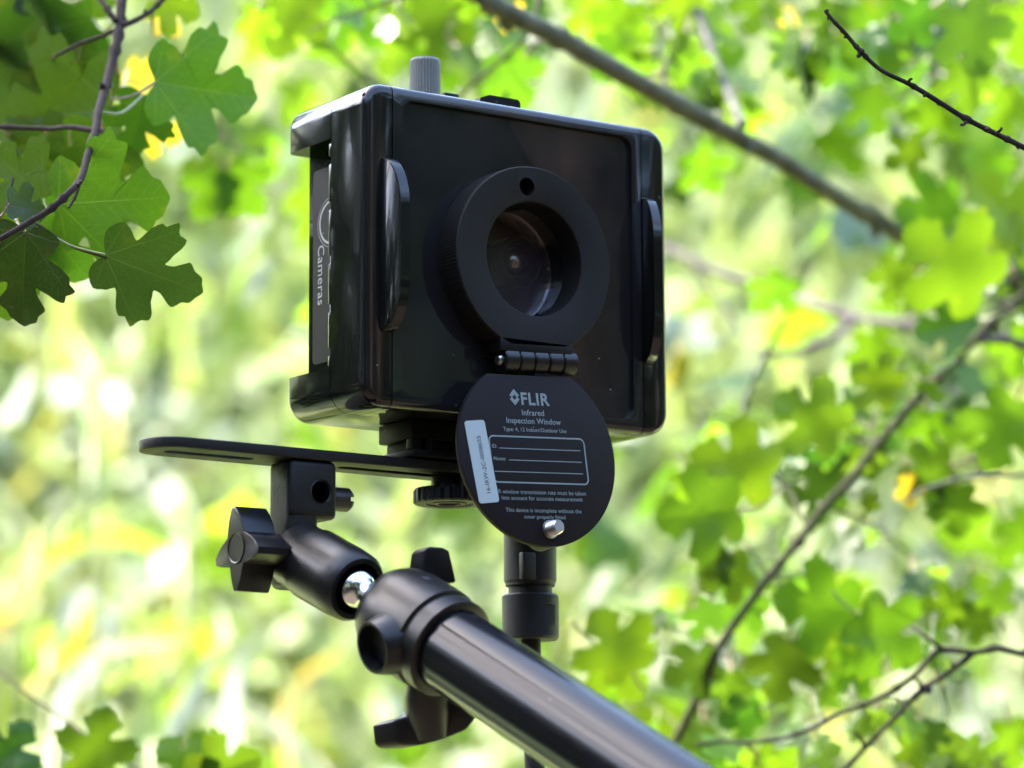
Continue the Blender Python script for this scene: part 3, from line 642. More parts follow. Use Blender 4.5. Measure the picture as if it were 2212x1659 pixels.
#@FOLIAGE
# ================================================================== BRANCHES AND LEAVES NEAR THE CAMERA
LD = 1.345
B1 = thing('maple_branch', 'drooping brown twig with in focus green maple leaves beside the bracket', 'branch', at(275, -150, 1.50))
twig('stem', B1, [(290, -190, 1.52), (272, -80, 1.50), (263, 0, 1.47), (258, 66, 1.455), (243, 131, 1.44), (228, 188, 1.425), (212, 245, 1.40), (206, 285, 1.385), (188, 341, 1.365), (175, 385, 1.35), (149, 416, 1.34), (105, 455, 1.335), (61, 481, 1.33), (0, 516, 1.325), (-150, 590, 1.32)], (24, 12), 'bark_brown', 10, 6)
for pts, w in (([(266, 55, 1.455), (300, 40, 1.46), (333, 18, 1.47), (380, -30, 1.48)], (13, 10)), ([(258, 60, 1.455), (220, 78, 1.46), (175, 94, 1.47), (120, 120, 1.48)], (11, 8)), ([(250, 45, 1.455), (232, 20, 1.46), (205, -20, 1.47)], (14, 12)),
               ([(206, 282, 1.40), (150, 275, 1.41), (101, 278, 1.42), (0, 274, 1.43), (-60, 272, 1.44)], (13, 9)), ([(204, 280, 1.40), (225, 284, 1.395), (238, 288, 1.39)], (12, 7)), ([(172, 395, 1.37), (162, 425, 1.365), (148, 449, 1.36)], (9, 5)),
               ([(70, 478, 1.355), (105, 500, 1.352), (160, 535, 1.35), (230, 557, 1.345)], (6, 4)), ([(28, 385, 1.37), (20, 420, 1.365), (12, 450, 1.36), (0, 470, 1.36)], (6, 5))):
    twig('side_twig', B1, pts, w, 'bark_brown', 8, 1)
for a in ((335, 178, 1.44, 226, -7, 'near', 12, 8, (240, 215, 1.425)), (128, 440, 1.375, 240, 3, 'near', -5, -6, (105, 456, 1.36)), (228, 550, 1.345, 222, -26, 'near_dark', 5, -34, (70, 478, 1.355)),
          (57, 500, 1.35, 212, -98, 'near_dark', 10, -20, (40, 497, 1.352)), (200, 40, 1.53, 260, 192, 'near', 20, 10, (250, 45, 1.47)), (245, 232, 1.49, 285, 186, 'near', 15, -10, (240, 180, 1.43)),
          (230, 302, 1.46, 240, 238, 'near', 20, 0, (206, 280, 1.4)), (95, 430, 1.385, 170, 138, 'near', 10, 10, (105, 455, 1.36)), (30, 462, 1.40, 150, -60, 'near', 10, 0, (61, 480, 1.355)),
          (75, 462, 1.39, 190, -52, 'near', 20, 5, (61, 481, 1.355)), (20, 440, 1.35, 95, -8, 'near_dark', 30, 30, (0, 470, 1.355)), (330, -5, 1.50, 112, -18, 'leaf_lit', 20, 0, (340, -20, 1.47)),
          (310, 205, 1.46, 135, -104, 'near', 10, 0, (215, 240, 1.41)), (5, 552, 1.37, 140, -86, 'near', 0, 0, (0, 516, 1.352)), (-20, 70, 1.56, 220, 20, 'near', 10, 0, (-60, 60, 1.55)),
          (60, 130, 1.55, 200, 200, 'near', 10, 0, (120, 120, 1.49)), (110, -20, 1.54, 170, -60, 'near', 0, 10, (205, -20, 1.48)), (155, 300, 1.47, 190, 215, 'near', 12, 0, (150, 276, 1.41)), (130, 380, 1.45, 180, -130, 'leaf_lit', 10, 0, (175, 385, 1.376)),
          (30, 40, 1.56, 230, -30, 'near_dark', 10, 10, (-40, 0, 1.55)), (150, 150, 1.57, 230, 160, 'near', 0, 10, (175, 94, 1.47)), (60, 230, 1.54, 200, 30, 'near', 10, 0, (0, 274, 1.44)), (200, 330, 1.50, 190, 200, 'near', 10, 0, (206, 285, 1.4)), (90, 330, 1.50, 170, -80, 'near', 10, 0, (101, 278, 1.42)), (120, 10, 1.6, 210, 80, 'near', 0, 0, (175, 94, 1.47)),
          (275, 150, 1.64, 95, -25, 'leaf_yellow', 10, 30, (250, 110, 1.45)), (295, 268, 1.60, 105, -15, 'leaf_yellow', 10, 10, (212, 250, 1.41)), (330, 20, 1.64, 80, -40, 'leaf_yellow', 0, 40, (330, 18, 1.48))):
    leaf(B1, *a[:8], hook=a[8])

B2 = thing('maple_branch', 'thick olive limb slanting behind the housing with green leaves along the top', 'branch', at(950, -120, 1.62))
twig('limb', B2, [(930, -75, 1.60), (1037, -12, 1.62), (1069, 11, 1.62), (1143, 50, 1.63), (1223, 90, 1.645), (1334, 154, 1.66), (1435, 210, 1.68), (1515, 255, 1.70), (1595, 298, 1.72), (1675, 340, 1.74), (1749, 388, 1.76), (1823, 436, 1.79), (1908, 484, 1.82), (2010, 545, 1.85)], (48, 34), 'bark_olive', 14, 5)
twig('side_twig', B2, [(1480, -60, 1.88), (1499, 0, 1.86), (1530, 90, 1.83), (1560, 170, 1.80), (1605, 270, 1.74)], (20, 22), 'bark_grey', 9, 2)
twig('side_twig', B2, [(1172, -40, 1.70), (1165, 0, 1.70), (1143, 69, 1.69), (1090, 125, 1.70), (1030, 172, 1.71), (980, 230, 1.73)], (11, 8), 'bark_green', 8, 2)
for a in ((640, -20, 1.80, 165, -108, 'leaf', 0, 10), (780, -22, 1.85, 170, -122, 'leaf', 15, 0), (1005, 25, 1.82, 190, 196, 'leaf', 10, 10), (1085, 118, 1.72, 135, -62, 'leaf', 0, 12), (895, -25, 1.85, 110, -95, 'leaf', 0, 0), (690, -30, 1.95, 180, -70, 'leaf_lit', 20, 0),
          (1360, 5, 1.80, 125, -112, 'leaf_lit', 10, 0), (1460, -30, 1.85, 110, -80, 'leaf_lit', 0, 0), (1640, -25, 1.85, 110, -100, 'leaf', 0, 0), (1610, 330, 1.95, 150, 170, 'leaf_lit', 30, 0), (1010, 95, 1.95, 150, 200, 'leaf_lit', 10, 0), (560, 20, 1.75, 90, -100, 'leaf_lit', 10, 30),
          (1250, -10, 1.9, 120, -60, 'leaf_lit', 0, 20), (1420, 90, 2.0, 110, -120, 'leaf_lit', 0, 0), (1500, 330, 1.9, 110, -60, 'leaf_lit', 0, 0), (880, 70, 2.0, 120, -120, 'leaf', 0, 10), (1110, 10, 1.75, 70, -100, 'leaf_yellow', 20, 40)):
    leaf(B2, *a[:3], a[3]*.95, *a[4:])

B3 = thing('bare_twig', 'thin dark leafless knobbly twig in sharp focus against the leaves', 'twig', at(2330, 385, 1.33))
twig('stem', B3, [(1788, 30, 1.315), (1800, 45, 1.315), (1823, 69, 1.316), (1860, 112, 1.317), (1903, 151, 1.318), (1967, 183, 1.319), (2020, 215, 1.32), (2084, 255, 1.322), (2147, 287, 1.324), (2212, 319, 1.326), (2340, 390, 1.33)], (8, 13), 'bark_dark', 10, 11, 8)
for p in ([(1788, 30, 1.315), (1783, 24, 1.315), (1790, 22, 1.315)], [(1965, 183, 1.319), (1964, 174, 1.317), (1970, 170, 1.316)], [(2090, 257, 1.322), (2083, 268, 1.32), (2076, 270, 1.318)], [(2150, 288, 1.324), (2160, 282, 1.32), (2164, 276, 1.32)], [(1862, 114, 1.317), (1855, 122, 1.316), (1852, 120, 1.315)]):
    twig('bud', B3, p, (8, 6), 'bark_dark', 7)

B4 = thing('maple_branch', 'mossy stem rising to the right with bright green maple leaves', 'branch', at(1380, 1800, 1.74))
twig('stem', B4, [(2330, 520, 1.80), (2212, 638, 1.78), (2164, 674, 1.77), (2107, 732, 1.76), (2053, 789, 1.75), (1992, 850, 1.74), (1949, 897, 1.735), (1895, 962, 1.73), (1830, 1044, 1.72), (1780, 1096, 1.715), (1726, 1168, 1.71), (1663, 1245, 1.705), (1608, 1318, 1.70), (1554, 1395, 1.70), (1536, 1436, 1.70), (1512, 1495, 1.71), (1470, 1580, 1.72), (1420, 1680, 1.73), (1380, 1800, 1.74)], (20, 20), 'bark_green', 10, 6)
twig('side_twig', B4, [(2112, 733, 1.76), (2170, 732, 1.77), (2212, 745, 1.78), (2320, 770, 1.8)], (20, 18), 'bark_pink', 8, 1)
twig('side_twig', B4, [(1697, 690, 1.80), (1647, 782, 1.80), (1618, 850, 1.79), (1611, 886, 1.79), (1640, 960, 1.77), (1700, 1050, 1.74), (1745, 1140, 1.712)], (9, 10), 'bark_green', 8, 2)
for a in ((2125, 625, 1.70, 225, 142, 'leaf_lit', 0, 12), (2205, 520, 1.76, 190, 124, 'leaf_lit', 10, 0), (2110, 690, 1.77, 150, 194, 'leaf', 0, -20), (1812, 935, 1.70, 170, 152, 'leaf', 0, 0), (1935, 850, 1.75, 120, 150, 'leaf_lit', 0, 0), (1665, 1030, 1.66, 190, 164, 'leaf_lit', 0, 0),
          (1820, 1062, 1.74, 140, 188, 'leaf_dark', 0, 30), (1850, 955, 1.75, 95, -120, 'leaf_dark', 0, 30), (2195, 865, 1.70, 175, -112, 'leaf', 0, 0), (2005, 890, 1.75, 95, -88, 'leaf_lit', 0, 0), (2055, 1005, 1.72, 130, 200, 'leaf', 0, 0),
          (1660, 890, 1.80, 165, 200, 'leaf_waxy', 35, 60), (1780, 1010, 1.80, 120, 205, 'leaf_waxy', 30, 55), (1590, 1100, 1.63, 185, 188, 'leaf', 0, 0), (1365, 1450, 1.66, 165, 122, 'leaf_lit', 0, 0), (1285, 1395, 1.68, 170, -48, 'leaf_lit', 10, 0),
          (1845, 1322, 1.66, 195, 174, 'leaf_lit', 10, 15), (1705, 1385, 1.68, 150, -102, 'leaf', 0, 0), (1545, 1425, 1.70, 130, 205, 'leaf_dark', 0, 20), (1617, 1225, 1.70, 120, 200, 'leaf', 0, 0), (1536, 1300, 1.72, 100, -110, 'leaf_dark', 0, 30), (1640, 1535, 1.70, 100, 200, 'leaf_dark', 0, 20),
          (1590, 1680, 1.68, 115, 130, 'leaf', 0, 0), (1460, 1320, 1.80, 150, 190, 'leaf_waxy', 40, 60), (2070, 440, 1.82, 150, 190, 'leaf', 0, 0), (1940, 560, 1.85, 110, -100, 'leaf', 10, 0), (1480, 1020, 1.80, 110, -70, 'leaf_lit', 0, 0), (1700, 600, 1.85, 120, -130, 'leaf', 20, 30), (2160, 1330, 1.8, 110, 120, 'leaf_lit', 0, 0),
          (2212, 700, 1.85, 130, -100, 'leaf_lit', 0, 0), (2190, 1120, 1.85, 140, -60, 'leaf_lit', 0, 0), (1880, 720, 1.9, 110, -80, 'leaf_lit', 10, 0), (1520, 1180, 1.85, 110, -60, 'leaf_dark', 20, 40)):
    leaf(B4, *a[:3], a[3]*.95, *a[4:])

B5 = thing('maple_branch', 'leafy spray in the top right corner above the bare twig', 'branch', at(2330, -60, 1.80))
twig('stem', B5, [(2340, -70, 1.80), (2200, -20, 1.78), (2080, 15, 1.76), (1950, 50, 1.78), (1860, 70, 1.80), (1760, 60, 1.82)], (14, 7), 'bark_olive', 8, 2)
for a in ((2075, 15, 1.70, 175, -68, 'leaf_dark', 0, 10), (1945, 55, 1.80, 165, 212, 'leaf', 0, 0), (2080, 130, 1.76, 130, -82, 'leaf', 0, 0), (1700, 78, 1.78, 215, -53, 'leaf_waxy', 40, 62), (1800, 5, 1.80, 95, -110, 'leaf_dark', 0, 0), (1990, 315, 1.85, 100, -150, 'leaf', 0, 0), (2010, 15, 1.72, 120, -140, 'leaf_dark', 0, 20),
          (2190, 10, 1.85, 150, -80, 'leaf_lit', 0, 0), (2210, 180, 1.95, 140, -120, 'leaf_lit', 0, 0), (1870, 190, 1.9, 120, -70, 'leaf', 0, 0), (1900, -20, 1.85, 130, -95, 'leaf_lit', 0, 0), (2180, 380, 1.9, 120, 150, 'leaf_lit', 0, 0), (1700, 20, 1.9, 60, -90, 'leaf_yellow', 0, 40)):
    leaf(B5, *a[:3], a[3]*.92, *a[4:])

B6 = thing('hawthorn_twig', 'thin dark forked twig crossing the lower right corner', 'twig', at(2330, 1440, 1.56))
for pts, w, nb in (([(2340, 1440, 1.56), (2212, 1413, 1.56), (2152, 1400, 1.56), (2107, 1409, 1.56), (2039, 1404, 1.56), (2012, 1418, 1.56), (1971, 1463, 1.56), (1898, 1508, 1.57), (1830, 1535, 1.57), (1776, 1563, 1.58), (1708, 1590, 1.58), (1640, 1603, 1.59), (1554, 1603, 1.60), (1500, 1610, 1.6)], (14, 8), 5),
                   ([(2107, 1409, 1.56), (2053, 1449, 1.56), (1985, 1495, 1.56), (1935, 1549, 1.56), (1867, 1617, 1.57), (1826, 1659, 1.58), (1740, 1740, 1.6)], (12, 10), 4), ([(1971, 1354, 1.57), (2007, 1381, 1.56), (2039, 1404, 1.56)], (8, 9), 0), ([(1971, 1463, 1.56), (1985, 1475, 1.56), (1987, 1495, 1.56)], (8, 7), 0), ([(1845, 1580, 1.57), (1860, 1600, 1.57), (1868, 1618, 1.57)], (6, 8), 0)):
    twig('stem', B6, pts, w, 'bark_dark', 9, nb)
for a in ((1855, 1328, 1.64, 185, -38, 'leaf_lit', 0, 10), (1790, 1370, 1.68, 100, -82, 'leaf_lit', 0, 0), (1880, 1425, 1.66, 115, 215, 'leaf_lit', 0, 0), (2065, 1055, 1.72, 120, -86, 'leaf_lit', 0, 0), (2080, 1300, 1.72, 105, 185, 'leaf_lit', 0, 20), (2140, 1340, 1.72, 95, 190, 'leaf_lit', 10, 20), (1650, 1690, 1.70, 80, 100, 'leaf_yellow', 10, 20),
          (2020, 1560, 1.64, 80, -100, 'leaf_dark', 0, 0), (2180, 1560, 1.8, 120, -80, 'leaf_lit', 0, 0), (1960, 1650, 1.75, 100, 60, 'leaf_lit', 0, 0)):
    leaf(B6, *a[:3], a[3]*.92, *a[4:])

B7 = thing('dead_branch', 'pale pinkish bare branch far behind the housing on its right', 'branch', at(1974, 707, 2.1))
twig('stem', B7, [(1400, 515, 2.25), (1431, 531, 2.24), (1489, 559, 2.22), (1561, 592, 2.2), (1647, 617, 2.18), (1722, 642, 2.15), (1776, 664, 2.12), (1848, 685, 2.1), (1920, 696, 2.08), (1974, 707, 2.07), (2060, 730, 2.05)], (16, 26), 'bark_pink', 9, 3)
twig('side_twig', B7, [(1848, 688, 2.1), (1794, 732, 2.08), (1740, 757, 2.07), (1697, 764, 2.06), (1640, 760, 2.05)], (24, 14), 'bark_pink', 9)
twig('side_twig', B7, [(1489, 559, 2.22), (1536, 628, 2.2), (1570, 670, 2.19), (1600, 720, 2.18)], (12, 8), 'bark_grey', 8)
twig('side_twig', B7, [(1722, 642, 2.15), (1740, 600, 2.14), (1760, 560, 2.13)], (10, 6), 'bark_grey', 8)

B8 = thing('hanging_stem', 'thin greenish arching stem at the right edge of the picture', 'twig', at(2212, 1027, 1.72))
twig('stem', B8, [(2320, 1020, 1.72), (2212, 1027, 1.71), (2093, 1030, 1.70), (2035, 1045, 1.70), (1992, 1059, 1.70), (1960, 1080, 1.70)], (12, 6), 'bark_grey', 8, 2)
leaf(B8, 1962, 1030, 1.72, 70, -80, 'leaf_yellow', 0, 30)

B9 = thing('maple_sprig', 'low sprig of three green maple leaves in the bottom left corner', 'branch', at(250, 1800, 1.62))
twig('stem', B9, [(-30, 1430, 1.70), (40, 1485, 1.68), (120, 1540, 1.66), (200, 1600, 1.64), (280, 1650, 1.63), (360, 1740, 1.62)], (6, 9), 'bark_brown', 8, 1)
for a in ((195, 1675, 1.60, 150, 78, 'leaf', 0, 0, (250, 1720, 1.62)), (425, 1690, 1.62, 150, 22, 'leaf', 10, 0, (360, 1740, 1.62)), (440, 1690, 1.62, 140, 140, 'leaf', 10, 0, (360, 1740, 1.62)), (-10, 1670, 1.58, 130, 58, 'leaf_dark', 0, 10, (40, 1700, 1.62))):
    leaf(B9, *a[:8], hook=a[8])

B10 = thing('maple_sprig', 'soft yellow green leaf cluster hanging between the left leaves and the housing', 'branch', at(480, 250, 1.95))
twig('stem', B10, [(470, 150, 1.98), (485, 260, 1.96), (482, 350, 1.95), (470, 420, 1.95)], (8, 5), 'bark_green', 8)
for a in ((482, 372, 1.95, 120, -122, 'leaf_lit', 0, 0), (490, 365, 1.95, 125, -52, 'leaf_lit', 0, 10), (480, 370, 1.97, 100, 172, 'leaf_lit', 10, 0), (500, 300, 2.0, 90, -20, 'leaf_lit', 0, 30)):
    leaf(B10, *a)

def fill(branch, stem, rects, n, mats, seed, Lr=(65, 120), dd=(.0, .28)):
    """leafy side sprays: thin twigs fork off the stem (u, v, d points) into the given parts of the view, leaves hang along them"""
    rnd = random.Random(seed); tw = []
    for x0, x1, y0, y1 in rects:
        for _ in range(2 if (x1-x0)*(y1-y0) < 60000 else 3):
            e = (rnd.uniform(x0, x1), rnd.uniform(y0, y1)); s0 = min(stem, key=lambda p: math.hypot(p[0]-e[0], p[1]-e[1])+rnd.uniform(0, 60)); d1 = s0[2]+rnd.uniform(*dd)
            m1 = (s0[0]*.6+e[0]*.4+rnd.uniform(-25, 25), s0[1]*.6+e[1]*.4-rnd.uniform(0, 40)); pts = [s0, (*m1, s0[2]*.6+d1*.4), (*e, d1)]
            twig('side_twig', branch, pts, (7, 3.5), rnd.choice(['bark_green', 'bark_olive', 'bark_brown']), 6, 0, 4); tw.append(pts)
    for i in range(n):
        p = rnd.choice(tw); t = rnd.uniform(.25, 1); k = 0 if t < .5 else 1; f = t*2-k
        h = tuple(p[k][j]*(1-f)+p[k+1][j]*f for j in range(3)); L = rnd.uniform(*Lr)*(.75 if rnd.random() < .3 else 1)
        ang = rnd.choice([rnd.uniform(-150, -30), rnd.uniform(-200, 20), rnd.uniform(0, 360)]); st_ = L*rnd.uniform(.25, .6); a = R_(ang+rnd.uniform(-40, 40))
        leaf(branch, h[0]+math.cos(a)*st_, h[1]-math.sin(a)*st_, h[2]+rnd.uniform(-.03, .03), L, ang, rnd.choice(mats), rnd.uniform(-50, 55), rnd.uniform(-70, 70), hook=h, hi=False, k=rnd.randrange(6))
ST4 = [(2212, 638, 1.78), (2107, 732, 1.76), (1992, 850, 1.74), (1895, 962, 1.73), (1780, 1096, 1.715), (1663, 1245, 1.705), (1554, 1395, 1.70), (1470, 1580, 1.72)]
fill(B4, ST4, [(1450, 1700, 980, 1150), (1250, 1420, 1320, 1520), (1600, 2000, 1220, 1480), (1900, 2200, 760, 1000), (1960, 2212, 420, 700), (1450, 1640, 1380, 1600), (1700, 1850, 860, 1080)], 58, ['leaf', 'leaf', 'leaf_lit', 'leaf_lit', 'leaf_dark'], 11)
fill(B5, [(2200, -20, 1.78), (2080, 15, 1.76), (1950, 50, 1.78), (1760, 60, 1.82)], [(1780, 2212, 0, 260), (1950, 2212, 200, 420), (1620, 1800, 0, 120)], 24, ['leaf', 'leaf_lit', 'leaf_dark'], 12)
fill(B2, [(1037, -12, 1.62), (1223, 90, 1.645), (1435, 210, 1.68), (1595, 298, 1.72)], [(540, 1020, -20, 110), (1020, 1500, -30, 60), (1050, 1200, 110, 210), (1400, 1640, 60, 220)], 32, ['leaf', 'leaf_lit', 'leaf_lit'], 13)
fill(B6, [(2152, 1400, 1.56), (2012, 1418, 1.56), (1898, 1508, 1.57), (1776, 1563, 1.58), (1640, 1603, 1.59)], [(1700, 2212, 1240, 1560), (1560, 1760, 1560, 1660), (1980, 2200, 1560, 1660)], 32, ['leaf', 'leaf_lit', 'leaf_lit'], 14, (55, 105), (.08, .35))
# ================================================================== REED BLADES (lower left)
def blade(parent, pts, w, mat, d):
    P = smooth_path([at(u, v, d+.12*i) for i, (u, v) in enumerate(pts)], 6); n = len(P); bm = bmesh.new(); rows = []
    for i, p in enumerate(P):
        t = i/(n-1); tg = (P[min(i+1, n-1)]-P[max(i-1, 0)]).normalized(); s = tg.cross(CF+CU*.15).normalized(); q = pxm(w, d)/2*max(.06, min(1, (1-t)*3.2))*min(1, .45+t*3)
        up = s.cross(tg).normalized()
        rows.append([bm.verts.new(p-s*q+up*q*.25), bm.verts.new(p-up*q*.15), bm.verts.new(p+s*q+up*q*.25)])
    for a, b in zip(rows, rows[1:]):
        for k in (0, 1): bm.faces.new((a[k], a[k+1], b[k+1], b[k]))
    return put('blade', bm, mat, parent, smooth=180)
RD = [('pale dry reed arching over at the lower left', [([(120, 1590), (168, 1446), (269, 1402), (417, 1385)], 30, 'blade_pale'), ([(365, 1600), (437, 1469), (480, 1392), (468, 1300)], 36, 'blade_pale')], 2.5),
      ('yellow green upright reed left of the star knob', [([(335, 1600), (349, 1557), (403, 1476), (447, 1395)], 30, 'blade_green'), ([(180, 1620), (230, 1500), (290, 1440), (300, 1380)], 26, 'blade_green')], 2.45),
      ('bright yellow reed leaf at the left edge', [([(-20, 1380), (7, 1331), (60, 1241), (78, 1140)], 44, 'blade_yellow'), ([(60, 1500), (110, 1450), (188, 1389), (215, 1370)], 34, 'blade_yellow')], 2.6),
      ('short white reed blade below the plate end', [([(110, 1400), (144, 1332), (180, 1290), (205, 1255)], 44, 'blade_pale'), ([(430, 1180), (417, 1122), (395, 1070), (362, 1020)], 36, 'blade_pale')], 2.7),
      ('slanting pale reed under the flat bracket', [([(400, 1170), (365, 1122), (320, 1070), (268, 1010)], 34, 'blade_pale'), ([(-10, 960), (6, 928), (40, 850), (62, 790)], 44, 'blade_pale')], 2.9),
      ('pale reed leaning below the ball joint', [([(740, 1720), (672, 1647), (600, 1585), (520, 1520)], 46, 'blade_pale'), ([(800, 1665), (743, 1634), (680, 1605), (615, 1580)], 30, 'blade_green')], 2.6),
      ('long arching pale green reed beside the lower wing lever', [([(250, 1700), (330, 1560), (420, 1480), (570, 1440)], 32, 'blade_green'), ([(520, 1700), (500, 1560), (520, 1430), (610, 1330)], 28, 'blade_pale'), ([(640, 1720), (610, 1600), (640, 1480), (740, 1400)], 26, 'blade_yellow')], 2.8),
      ('leaning yellow green reed below the plate', [([(20, 1260), (150, 1185), (260, 1160), (390, 1205)], 30, 'blade_green'), ([(640, 1520), (560, 1400), (480, 1330), (390, 1290)], 28, 'blade_green'), ([(180, 1500), (220, 1380), (300, 1290), (420, 1250)], 24, 'blade_pale')], 3.0),
      ('tall green reed behind the left leaves', [([(200, 950), (185, 860), (205, 780), (180, 700)], 34, 'blade_green'), ([(250, 1000), (240, 900), (170, 770), (150, 690)], 26, 'blade_yellow')], 3.1)]
for lab_, bl, d in RD:
    root = at(bl[0][1][0][0] if False else bl[0][0][0][0], 1660, d); root = V((root.x, root.y, GZ))
    T = thing('reed', lab_, 'reed', root, 'reeds at the foot of the bank')
    top = at(*bl[0][0][0], d)
    put('stalk', tube(smooth_path([root, (root*.5+top*.5)+V((.02, .02, 0)), top], 5), .0045, 7), 'stalk', T, smooth=180)
    for pts, w, m in bl: blade(T, pts, w*1.15, m, d)
# added white cups standing in for two bright glints at the left
for (u, v, d, lab_) in ((140, 842, 4.6, 'white bindweed flower, left one of the pair of pale discs'), (243, 857, 4.7, 'white bindweed flower, right one of the pair of pale discs')):
    c = at(u, v, d); T = thing('bindweed_flower', lab_, 'flower', c+HF*.1, 'white flowers on the bank')
    ax = (-CF+TO_SUN*.6).normalized()
    put('corolla', lathe([(-.045, .004), (-.03, .004), (-.012, .010), (0, .017), (.002, .019)], c, ax, 20, cap=False, mod=lambda i, t: 1+.05*math.cos(i*5*2*math.pi/20)*(t > -.01)), 'petal', T, smooth=180)
    put('stalk', tube([c-ax*.045, c-ax*.1+V((0, 0, -.05)), V((c.x, c.y, bank_h(((c-CAM).dot(HF)), (c-CAM).dot(HR))))+HF*.3], .003, 5), 'stalk', T)

# ================================================================== SHRUBS BEHIND (individual leaves, far out of focus)
def shrub(name, label, stems, nleaf, mats, size, seed, spread=.16):
    """stems: lists of (u,v,d); leaves hang along them"""
    rnd = random.Random(seed); P_all = []; root = at(*stems[0][0]); T = thing(name, label, 'shrub', V((root.x, root.y, root.z)), 'leafy shrubs in front of the bank')
    for st_ in stems:
        twig('stem', T, st_, (16*2/st_[0][2], 7*2/st_[0][2]), rnd.choice(['bark_grey', 'bark_green', 'bark_olive']), 7)
        P_all.append(smooth_path([at(*p) for p in st_], 10))
    for i in range(nleaf):
        P = rnd.choice(P_all); p = rnd.choice(P[2:]); mt = rnd.choices(list(mats), list(mats.values()))[0]
        off = V((rnd.gauss(0, 1), rnd.gauss(0, 1), rnd.gauss(0, .8)))*spread*rnd.uniform(.3, 1)
        tip = (off.normalized()+V((0, 0, -.55))+V((rnd.uniform(-.4, .4), rnd.uniform(-.4, .4), 0))).normalized()
        nrm = (V((0, 0, 1))*.7+V((rnd.gauss(0, .6), rnd.gauss(0, .6), rnd.gauss(0, .3)))-CF*.25).normalized()
        if abs(nrm.dot(tip)) > .95: nrm = V((0, 0, 1))
        L = size*rnd.uniform(.7, 1.25)
        put('leaf', leaf_tmpl(mt, False, rnd.randrange(6)), None, T, leaf_matrix(p+off, tip, nrm, L))
    return T
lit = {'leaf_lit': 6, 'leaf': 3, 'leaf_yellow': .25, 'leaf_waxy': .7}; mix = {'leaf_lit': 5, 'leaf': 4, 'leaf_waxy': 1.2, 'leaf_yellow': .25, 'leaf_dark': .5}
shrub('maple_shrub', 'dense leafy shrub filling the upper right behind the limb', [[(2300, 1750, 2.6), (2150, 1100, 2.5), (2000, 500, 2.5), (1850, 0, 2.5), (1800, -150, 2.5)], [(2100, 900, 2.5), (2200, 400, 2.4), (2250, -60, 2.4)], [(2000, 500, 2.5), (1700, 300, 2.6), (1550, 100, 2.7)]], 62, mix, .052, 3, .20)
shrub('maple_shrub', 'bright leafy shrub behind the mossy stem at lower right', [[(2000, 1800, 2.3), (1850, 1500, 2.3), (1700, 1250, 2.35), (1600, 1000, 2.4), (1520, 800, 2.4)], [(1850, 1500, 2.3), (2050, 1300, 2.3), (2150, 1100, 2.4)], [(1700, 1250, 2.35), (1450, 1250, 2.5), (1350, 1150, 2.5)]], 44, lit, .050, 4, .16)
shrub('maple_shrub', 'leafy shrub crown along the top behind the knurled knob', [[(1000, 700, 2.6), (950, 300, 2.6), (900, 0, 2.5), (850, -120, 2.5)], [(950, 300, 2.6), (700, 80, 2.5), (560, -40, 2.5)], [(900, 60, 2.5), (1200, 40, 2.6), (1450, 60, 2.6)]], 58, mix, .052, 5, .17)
shrub('hazel_shrub', 'yellow green shrub low behind the cable plug', [[(1400, 1900, 3.0), (1350, 1600, 3.0), (1250, 1300, 3.1), (1150, 1150, 3.1)], [(1350, 1600, 3.0), (1550, 1450, 3.0), (1700, 1500, 3.0)]], 30, lit, .060, 6, .2)
shrub('hazel_shrub', 'pale blurred shrub at far left behind the reeds', [[(300, 1900, 4.0), (280, 1500, 4.0), (200, 1100, 4.1), (120, 700, 4.1), (80, 300, 4.1)], [(280, 1500, 4.0), (600, 1400, 4.2), (800, 1300, 4.3)], [(200, 1100, 4.1), (480, 900, 4.2), (560, 600, 4.3)]], 34, {'leaf_lit': 1, 'blade_green': 1}, .065, 8, .34)

# ================================================================== BANK VEGETATION (uncountable)
def scatter(name, label, n, mats, fn):
    """fn(rnd) -> list of (verts, faces) pieces; many small leaves in one mesh"""
    vs_, fs, mi = [], [], []; rnd = random.Random(len(name)*17+n)
    for _ in range(n):
        pv, pf = fn(rnd); k = len(vs_); vs_ += pv; m = rnd.choices(range(len(mats)), [w for _, w in mats])[0]
        for f in pf: fs.append([k+i for i in f]); mi.append(m)
    me = bpy.data.meshes.new(name); me.from_pydata([tuple(v) for v in vs_], [], fs)
    for m, _ in mats: me.materials.append(M[m])
    me.polygons.foreach_set('material_index', mi); me.polygons.foreach_set('use_smooth', [True]*len(fs)); me.update()
    return me
OUT = [(0, 0), (.3, .15), (.46, .48), (.2, .55), (.22, .8), (0, 1), (-.22, .8), (-.2, .55), (-.46, .48), (-.3, .15)]
def leaf_piece(p, tip, nrm, L):
    m = leaf_matrix(p, tip, nrm, L)
    return [m @ V((x, y, .12*abs(x)-.1*y*y)) for x, y in OUT], [[0, 1, 2, 3], [0, 3, 4, 5], [0, 5, 6, 7], [0, 7, 8, 9]]
def und(rnd):
    s = rnd.triangular(3.9, 9.4, 6.2); w = .16*s+.9; t = rnd.uniform(-w, w)
    z = bank_h(s, t)+abs(rnd.gauss(0, .2)); tip = V((rnd.gauss(0, 1), rnd.gauss(0, 1), rnd.gauss(-.35, .6))).normalized(); nrm = (V((rnd.gauss(0, .42), rnd.gauss(0, .42), .8))-HF*.35-HR*.25).normalized()
    if abs(nrm.dot(tip)) > .95: nrm = V((1, 0, 0))
    return leaf_piece(PT(s, t, z), tip, nrm, rnd.uniform(.03, .07))
setting(put('undergrowth', scatter('undergrowth', '', 56000, [('far_green', 1.8), ('far_soft', 6.5), ('far_pale', 2.2), ('far_yellow', .35)], und), None), 'stuff', 'sunlit pale green undergrowth covering the bank', 'undergrowth')
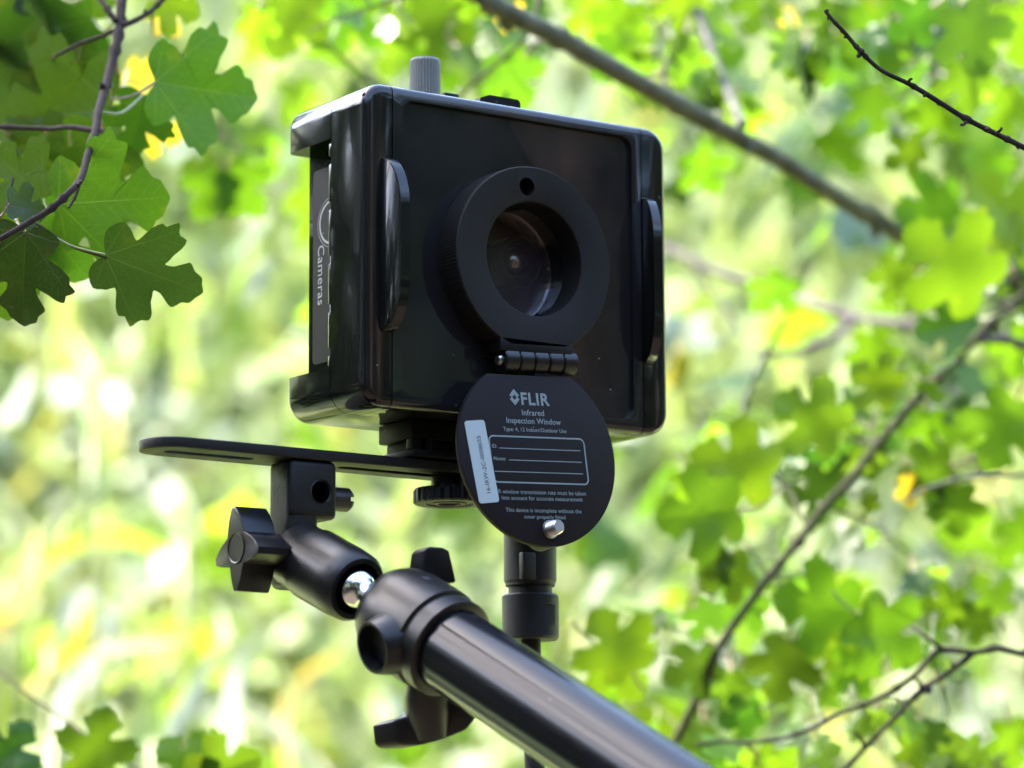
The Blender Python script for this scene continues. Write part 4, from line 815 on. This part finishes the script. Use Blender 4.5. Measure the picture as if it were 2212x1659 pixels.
def grs(rnd):
    s = 2+7.4*rnd.random()**.6; w = .16*s+.9; t = rnd.uniform(-w, w); b = PT(s, t, bank_h(s, t)-.03); h = rnd.uniform(.25, .6); dr = V((rnd.gauss(0, .35), rnd.gauss(0, .35), 1)).normalized(); bend = V((rnd.gauss(0, .3), rnd.gauss(0, .3), -.1))*h
    sd = dr.cross(V((rnd.gauss(0, 1), rnd.gauss(0, 1), .1))).normalized()*rnd.uniform(.006, .016)
    m = b+dr*h*.55+bend*.25; e = b+dr*h+bend
    return [b-sd, b+sd, m-sd, m+sd, e], [[0, 1, 3, 2], [2, 3, 4]]
setting(put('grass', scatter('grass', '', 20000, [('far_grass', 6), ('far_pale', 2.5), ('far_yellow', .4), ('far_green', .6)], grs), None), 'stuff', 'tall pale grass growing on the sunlit bank', 'grass')

# ================================================================== UNSEEN TREE ADDED OVERHEAD (crown shaped to shade the housing) AND WOODS BEHIND THE PHOTOGRAPHER
def shade_pts(rnd):
    k = rnd.random()
    if k < .34: return V((rnd.uniform(-.10, .10), rnd.uniform(-.04, .08), rnd.uniform(-.12, .11)))
    if k < .52: return V((rnd.uniform(-.19, 0), rnd.uniform(-.04, .06), rnd.uniform(-.16, -.06)))
    if k < .70: return P0+PD*rnd.uniform(-.05, .55)
    return at(rnd.uniform(-150, 420), rnd.uniform(420, 760), rnd.uniform(1.34, 1.4)) if k < .80 else V((rnd.uniform(-.12, .10), rnd.uniform(-.04, .08), rnd.uniform(-.15, .11)))
OT = thing('overhanging_tree', 'maple tree whose crown overhangs and shades the camera housing', 'tree', PT(-.6, -2.6, GZ))
tb = PT(-.6, -2.6, GZ)
hub = V((0, 0, 0))+TO_SUN*1.9
put('trunk', tube(smooth_path([tb-V((0, 0, .2)), tb+V((.03, .05, .9)), tb+V((.1, .1, 1.9)), tb+V((.05, .2, 3.2)), tb+V((.1, .1, 5))], 6), [.12]*6+[.11]*6+[.1]*6+[.08]*7, 12), 'bark_tree', OT, smooth=180)
for q in range(5):
    e = hub+V((random.uniform(-.4, .4), random.uniform(-.4, .4), random.uniform(-.2, .3)))
    s0 = tb+V((.1, .1, 2.0+q*.15)); put('limb', tube(smooth_path([s0, s0*.5+e*.5+V((0, 0, .25)), e], 6), [.03-.0018*i for i in range(13)], 8), 'bark_tree', OT, smooth=180)
def cr(rnd):
    p = shade_pts(rnd)+TO_SUN*rnd.uniform(1.2, 2.4)+V((rnd.gauss(0, 1), rnd.gauss(0, 1), rnd.gauss(0, 1)))*.045
    tip = V((rnd.gauss(0, 1), rnd.gauss(0, 1), rnd.gauss(-.3, .4))).normalized(); nrm = (TO_SUN+V((rnd.gauss(0, .35), rnd.gauss(0, .35), rnd.gauss(0, .3)))).normalized()
    if abs(nrm.dot(tip)) > .95: tip = HR
    return leaf_piece(p, tip, nrm, rnd.uniform(.06, .085))
o = put('crown', scatter('crown', '', 2600, [('far_dark', 1)], cr), None, OT); o['kind'] = 'stuff'  # unseen crown, its leaves laid along the sun rays to shade the rig
M['wood_leaf'] = far_leaf('woodland_leaf', (.030, .050, .018), (.03, .07, .012), .3, .7, .1)
def behind(a, r, z): return V((0, 0, GZ+z))-HF*(math.cos(R_(a))*r)+HR*(math.sin(R_(a))*r)
def wd(rnd):
    a = rnd.uniform(-122, 116); r = rnd.uniform(4.4, 8.5); p = behind(a, r, rnd.random()**.85*(3.9 if -15 < a < 85 else 5.0 if a > -65 else 3.6))
    tip = V((rnd.gauss(0, 1), rnd.gauss(0, 1), rnd.gauss(-.3, .5))).normalized(); nrm = V((rnd.gauss(0, 1), rnd.gauss(0, 1), .6)).normalized()
    if abs(nrm.dot(tip)) > .95: tip = HR
    return leaf_piece(p, tip, nrm, rnd.uniform(.18, .40))
setting(put('woodland', scatter('woodland', '', 17000, [('wood_leaf', 1)], wd), None), 'stuff', 'dark wood standing behind the photographer', 'woodland')
wr = random.Random(5); wb = bmesh.new()
for a in (-58, -35, -12, 8, 30, 47, 58, 63, 80, 92, 104):
    r = wr.uniform(3.6, 5.2); b = behind(a+wr.uniform(-2, 2), r, -.2); tube(smooth_path([b, b+V((wr.uniform(-.1, .1), wr.uniform(-.1, .1), 3)), b+V((wr.uniform(-.3, .3), wr.uniform(-.3, .3), 5.6))], 4), [.10+.02*wr.random()]*5+[.08]*4, 10, wb)
b = behind(71.25, 4.2, -.2); tube([b, b+V((.01, .01, 3)), b+V((.05, .05, 5))], [.026, .024, .02], 10, wb)
o = put('woodland', wb, 'bark_tree', smooth=180); setting(o, 'stuff', 'bare trunks of the wood behind the photographer', 'woodland')
